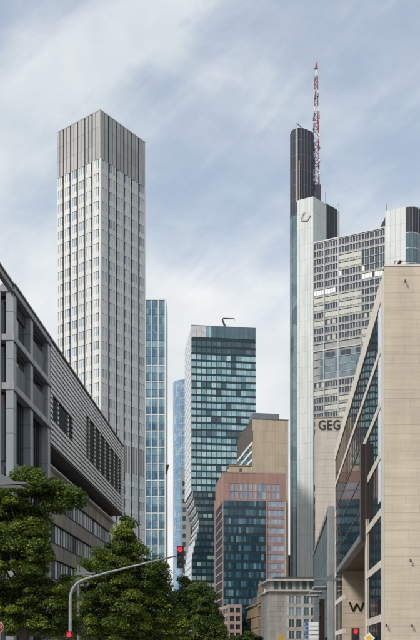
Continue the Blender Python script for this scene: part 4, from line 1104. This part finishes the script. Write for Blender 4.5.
tree('broadleaf_tree', 'nearest bright leafy tree at the left edge, its sprays reaching over the office', 22, 35.0,
     [(26, 540, 24, 22, -.3), (22, 500, 26, 30, 0), (60, 496, 22, 15, -.4), (40, 478, 14, 11, .5), (-12, 520, 30, 40, .5), (8, 560, 38, 36, 0), (38, 560, 14, 20, -1.0), (48, 605, 30, 30, 0), (0, 625, 40, 40, .5), (62, 640, 24, 24, .4)],
     560, 200000, .080, LM[0], 11, .2, TG, .42)
tree('broadleaf_tree', 'broad dark tree with a pointed top behind the signal arm', 118, 58.0,
     [(125, 528, 6, 13, 0), (123, 544, 15, 15, 0), (122, 560, 24, 20, 0), (100, 575, 22, 26, -.5), (140, 582, 25, 28, 0), (112, 615, 34, 38, -1), (88, 632, 26, 30, -1), (155, 604, 17, 26, .5), (156, 632, 30, 32, .5)],
     460, 175000, .11, LM[0], 12, .22, TG, .62)
tree('broadleaf_tree', 'very dark tree below the hanging signal head', 183, 82.0,
     [(185, 588, 4, 13, 0), (183, 602, 10, 14, 0), (176, 616, 15, 22, 0), (172, 640, 20, 24, 0)],
     200, 60000, .14, LM[1], 13, .18, TG, .6)
tree('broadleaf_tree', 'lighter fresh green tree at the right end of the row, below the dark tower', 205, 72.0,
     [(199, 592, 5, 10, 0), (205, 608, 12, 17, 0), (211, 626, 14, 18, 0), (205, 642, 19, 20, 0)],
     170, 52000, .13, LM[2], 14, .16, TG, .6)
tree('small_tree', 'small dark round tree at the street end by the sandstone building', 247, 215.0,
     [(236, 640, 6, 6, 0), (248, 639, 9, 7, 0), (258, 641, 6, 6, 0)], 60, 9000, .3, LM[1], 15, .16, None, .9)

# ================================================================ STREET FURNITURE
def street_lamp(px, D, head_py, tip_px, label):
    s = D / F; x = X(px, D); hz = Z(head_py, D); tip = X(tip_px, D); dr = 1 if tip > x else -1
    t = thing('street_lamp', label, 'street lamp', (x, D, 0), 'street lamps with wedge shaped heads')
    m = MB(); m.tube([(x, D, 0.1), (x, D, 1.2), (x, D, 1.25), (x, D, hz + .55)], [.11, .11, .08, .055], 10); m.build('pole', M['polegrey'], t, smooth=False)
    L_ = abs(tip - x)
    m = MB()     # flat wedge: thick at the pole, thin at the tip
    v = []
    for y, k in ((D - .28, 0), (D + .28, 0)):
        v += [(x - dr * .15, y, hz - .10), (x + dr * L_, y, hz - .02), (x + dr * L_, y, hz + .04), (x - dr * .15, y, hz + .12)]
    m.add(v, [(0, 1, 2, 3), (7, 6, 5, 4), (0, 4, 5, 1), (1, 5, 6, 2), (2, 6, 7, 3), (3, 7, 4, 0)]); m.build('lamp_head', M['lamphead'], t)
    m = MB()
    v = []
    for y in (D - .05, D + .05): v += [(x + dr * .1, y, hz + .12), (x + dr * L_ * .72, y, hz + .06), (x + dr * .1, y, hz + .52)]
    m.add(v, [(0, 1, 2), (5, 4, 3), (0, 3, 4, 1), (1, 4, 5, 2), (2, 5, 3, 0)]); m.build('brace', M['polegrey'], t)
    m = MB(); m.box(min(x + dr * .25, x + dr * (L_ - .2)), max(x + dr * .25, x + dr * (L_ - .2)), D - .2, D + .2, hz - .105, hz - .07); m.build('lens', M['whitepaint'], t)
street_lamp(-7.0, 32.6, 484.5, 27.5, 'grey street lamp among the leaves at the left edge')
street_lamp(78.6, 52.0, 574.0, 95.5, 'grey street lamp behind the foot of the curved signal arm')
street_lamp(334.0, 72.0, 580.0, 315.0, 'grey street lamp before the far edge of the corner building')
street_lamp(324.5, 118.0, 603.5, 313.5, 'smaller far street lamp beside the dark sign pylon')

# signal mast with curved arm
D = 33.0
t = thing('signal_mast', 'pale grey mast with long curved arm reaching over the trees', 'signal mast', (X(70.4, D), D, 0))
A = lambda px, py: (X(px, D), D, Z(py, D))
m = MB(); m.tube([(X(70.4, D), D, .1), A(70.4, 640), A(70.4, 600), A(71.0, 594), A(73.0, 588.5), A(76.4, 584), A(81.5, 580.6), A(88, 578.2), A(110, 572), A(140, 564.6), A(176, 556)],
              [.09, .07, .06, .058, .056, .054, .052, .05, .045, .04, .035], 14); m.build('arm', M['galv'], t, smooth=True)
def signal(name, label, px, top_py, D, lit, w=.27, h=.86):
    x = X(px, D); zt = Z(top_py, D)
    t = thing(name, label, 'traffic light', (x, D, zt - h), None)
    m = MB(); c = .05
    m.prism([(x - w / 2 + c, D - .09), (x + w / 2 - c, D - .09), (x + w / 2, D - .05), (x + w / 2, D + .09), (x - w / 2, D + .09), (x - w / 2, D - .05)], zt - h, zt); m.build('housing', M['black'], t)
    for k in range(3):
        z = zt - h * (k + .5) / 3; r = h / 6 * .64
        m = MB(); m.disc((x, D - .10, z), r, .02); ln = m.build('lens', M['redlit'] if k == lit else M['lensoff'], t)
        if k == lit: ln['label'] = 'lit red lens'
        m = MB()                                              # hood: half tube over the lens
        n_ = 10; v = []
        for q, yy in enumerate((D - .09, D - .26)):
            for i in range(n_ + 1):
                a = math.radians(-15 + 210 * i / n_); rr = r + (.012 if q == 0 else .012)
                v.append((x + rr * math.cos(a), yy + (.08 if q == 1 and (i < 2 or i > n_ - 2) else 0), z + rr * math.sin(a)))
            for i in range(n_ + 1):
                a = math.radians(-15 + 210 * i / n_); rr = r + .022; v.append((x + rr * math.cos(a), yy + (.08 if q == 1 and (i < 2 or i > n_ - 2) else 0), z + rr * math.sin(a)))
        s_ = n_ + 1; f = []
        for i in range(n_): f += [(i, i + 1, 2 * s_ + i + 1, 2 * s_ + i), (s_ + i, 3 * s_ + i, 3 * s_ + i + 1, s_ + i + 1), (2 * s_ + i, 2 * s_ + i + 1, 3 * s_ + i + 1, 3 * s_ + i)]
        m.add(v, f); m.build('hood', M['black'], t)
    return t
signal('traffic_light', 'red traffic light hanging at the end of the curved arm', 180.3, 546.0, 32.85, 0)
signal('traffic_light', 'small red traffic light low on the signal mast in the leaves', 69.6, 631.5, 32.75, 0, .25, .8)
D = 66.0
t = signal('traffic_light', 'red traffic light on a post before the wall lettered W', 355.6, 628.2, D, 0, .62, 1.5)
t2 = thing('signal_post', 'dark post that carries the traffic light before the W wall', 'post', (X(357, D), D + .3, 0))
m = MB(); m.tube([(X(357.5, D), D + .25, .1), (X(357.5, D), D + .25, 3.2)], .06, 8); m.build('post', M['polegrey'], t2)
m = MB(); m.tube([(X(357.5, D), D + .25, 3.2), (X(357.5, D), D + .25, 3.3)], [.06, .02], 8); m.build('cap', M['polegrey'], t2)
# priority road sign
x, y, z = X(369.3, 64), 64.0, Z(638.2, 64)
t = thing('road_sign', 'yellow diamond priority sign with white border beside the red traffic light', 'road sign', (x, y, 0))
def diamond(r, yy, th, mat, nm):
    m = MB(); v = [(x + a, yy + q, z + b) for q in (0, th) for a, b in ((-r, 0), (0, -r), (r, 0), (0, r))]
    m.add(v, [(0, 1, 2, 3), (7, 6, 5, 4), (0, 4, 5, 1), (1, 5, 6, 2), (2, 6, 7, 3), (3, 7, 4, 0)]); m.build(nm, mat, t)
diamond(.43, y, .03, M['whitepaint'], 'border'); diamond(.27, y - .01, .012, M['yellowpaint'], 'face')
m = MB(); m.tube([(x, y + .06, .1), (x, y + .06, z + .3)], .035, 8); m.build('post', M['galv'], t)
# no entry sign
x, y, z = X(-1.6, 34), 34.0, Z(627.5, 34)
t = thing('road_sign', 'round red no entry sign cut off by the left edge', 'road sign', (x, y, 0))
m = MB(); m.disc((x, y, z), .22, .02, 36); m.build('rim', M['whitepaint'], t)
m = MB(); m.disc((x, y - .014, z), .20, .012, 36); m.build('face', M['redpaint'], t)
m = MB(); m.box(x - .15, x + .15, y - .03, y - .02, z - .035, z + .035); m.build('bar', M['whitepaint'], t)
m = MB(); m.tube([(x, y + .05, .1), (x, y + .05, z + .3)], .035, 8); m.build('post', M['galv'], t)
# direction signs and dark pylon
D = 84.0; x0 = X(304.8, D)
t = thing('direction_sign', 'stack of white direction boards with blue left ends below the stone building', 'direction sign', (x0 + .7, D, 0))
for k in range(5):
    z = Z(625.6 + k * 4.35, D)
    if z < .8: break
    m = MB(); m.box(x0, x0 + 1.35, D - .02, D + .02, z, z + .34); b = m.build('board', M['whitepaint'], t)
    m = MB(); m.box(x0 + .02, x0 + .36, D - .03, D - .021, z + .02, z + .32); m.build('blue_field', M['bluepaint'], b)
for q in (.3, 1.1):
    m = MB(); m.tube([(x0 + q, D + .07, .1), (x0 + q, D + .07, Z(620.5, D))], .04, 8); m.build('post', M['galv'], t)
D = 112.0
t = thing('sign_pylon', 'tall dark sign pylon with short arms left of the corner building', 'pylon', (X(321.5, D), D, 0))
m = MB(); m.box(X(319.3, D), X(324.3, D), D - .2, D + .2, .1, Z(599.5, D)); m.build('body', M['bronze'], t)
m = MB(); m.box(X(319.0, D), X(324.6, D), D - .25, D + .25, Z(599.5, D), Z(598.6, D)); m.build('cap', M['greymetal'], t)
for py in (602.5, 616):
    m = MB(); z = Z(py, D); v = [(X(319.3, D), D - .5, z), (X(312.6, D), D - .4, z - .35), (X(312.6, D), D + .4, z - .35), (X(319.3, D), D + .5, z)]
    v += [(a, b, c + .1) for a, b, c in v]; m.add(v, [(3, 2, 1, 0), (4, 5, 6, 7), (0, 1, 5, 4), (1, 2, 6, 5), (2, 3, 7, 6), (3, 0, 4, 7)]); m.build('arm', M['greymetal'], t)
# small yellow sign
D = 105.0; x, z = X(281.6, D), Z(638.6, D)
t = thing('road_sign', 'small yellow sign low before the light stone building', 'road sign', (x, D, 0))
m = MB(); m.box(x - .36, x + .36, D - .02, D + .02, z - .5, z + .28); m.build('board', M['yellowpaint'], t)
m = MB(); m.box(x - .2, x + .2, D - .03, D - .021, z + .3, z + .52); m.build('top_plate', M['yellowpaint'], t)
m = MB(); m.tube([(x, D + .05, .1), (x, D + .05, z + .55)], .035, 8); m.build('post', M['galv'], t)
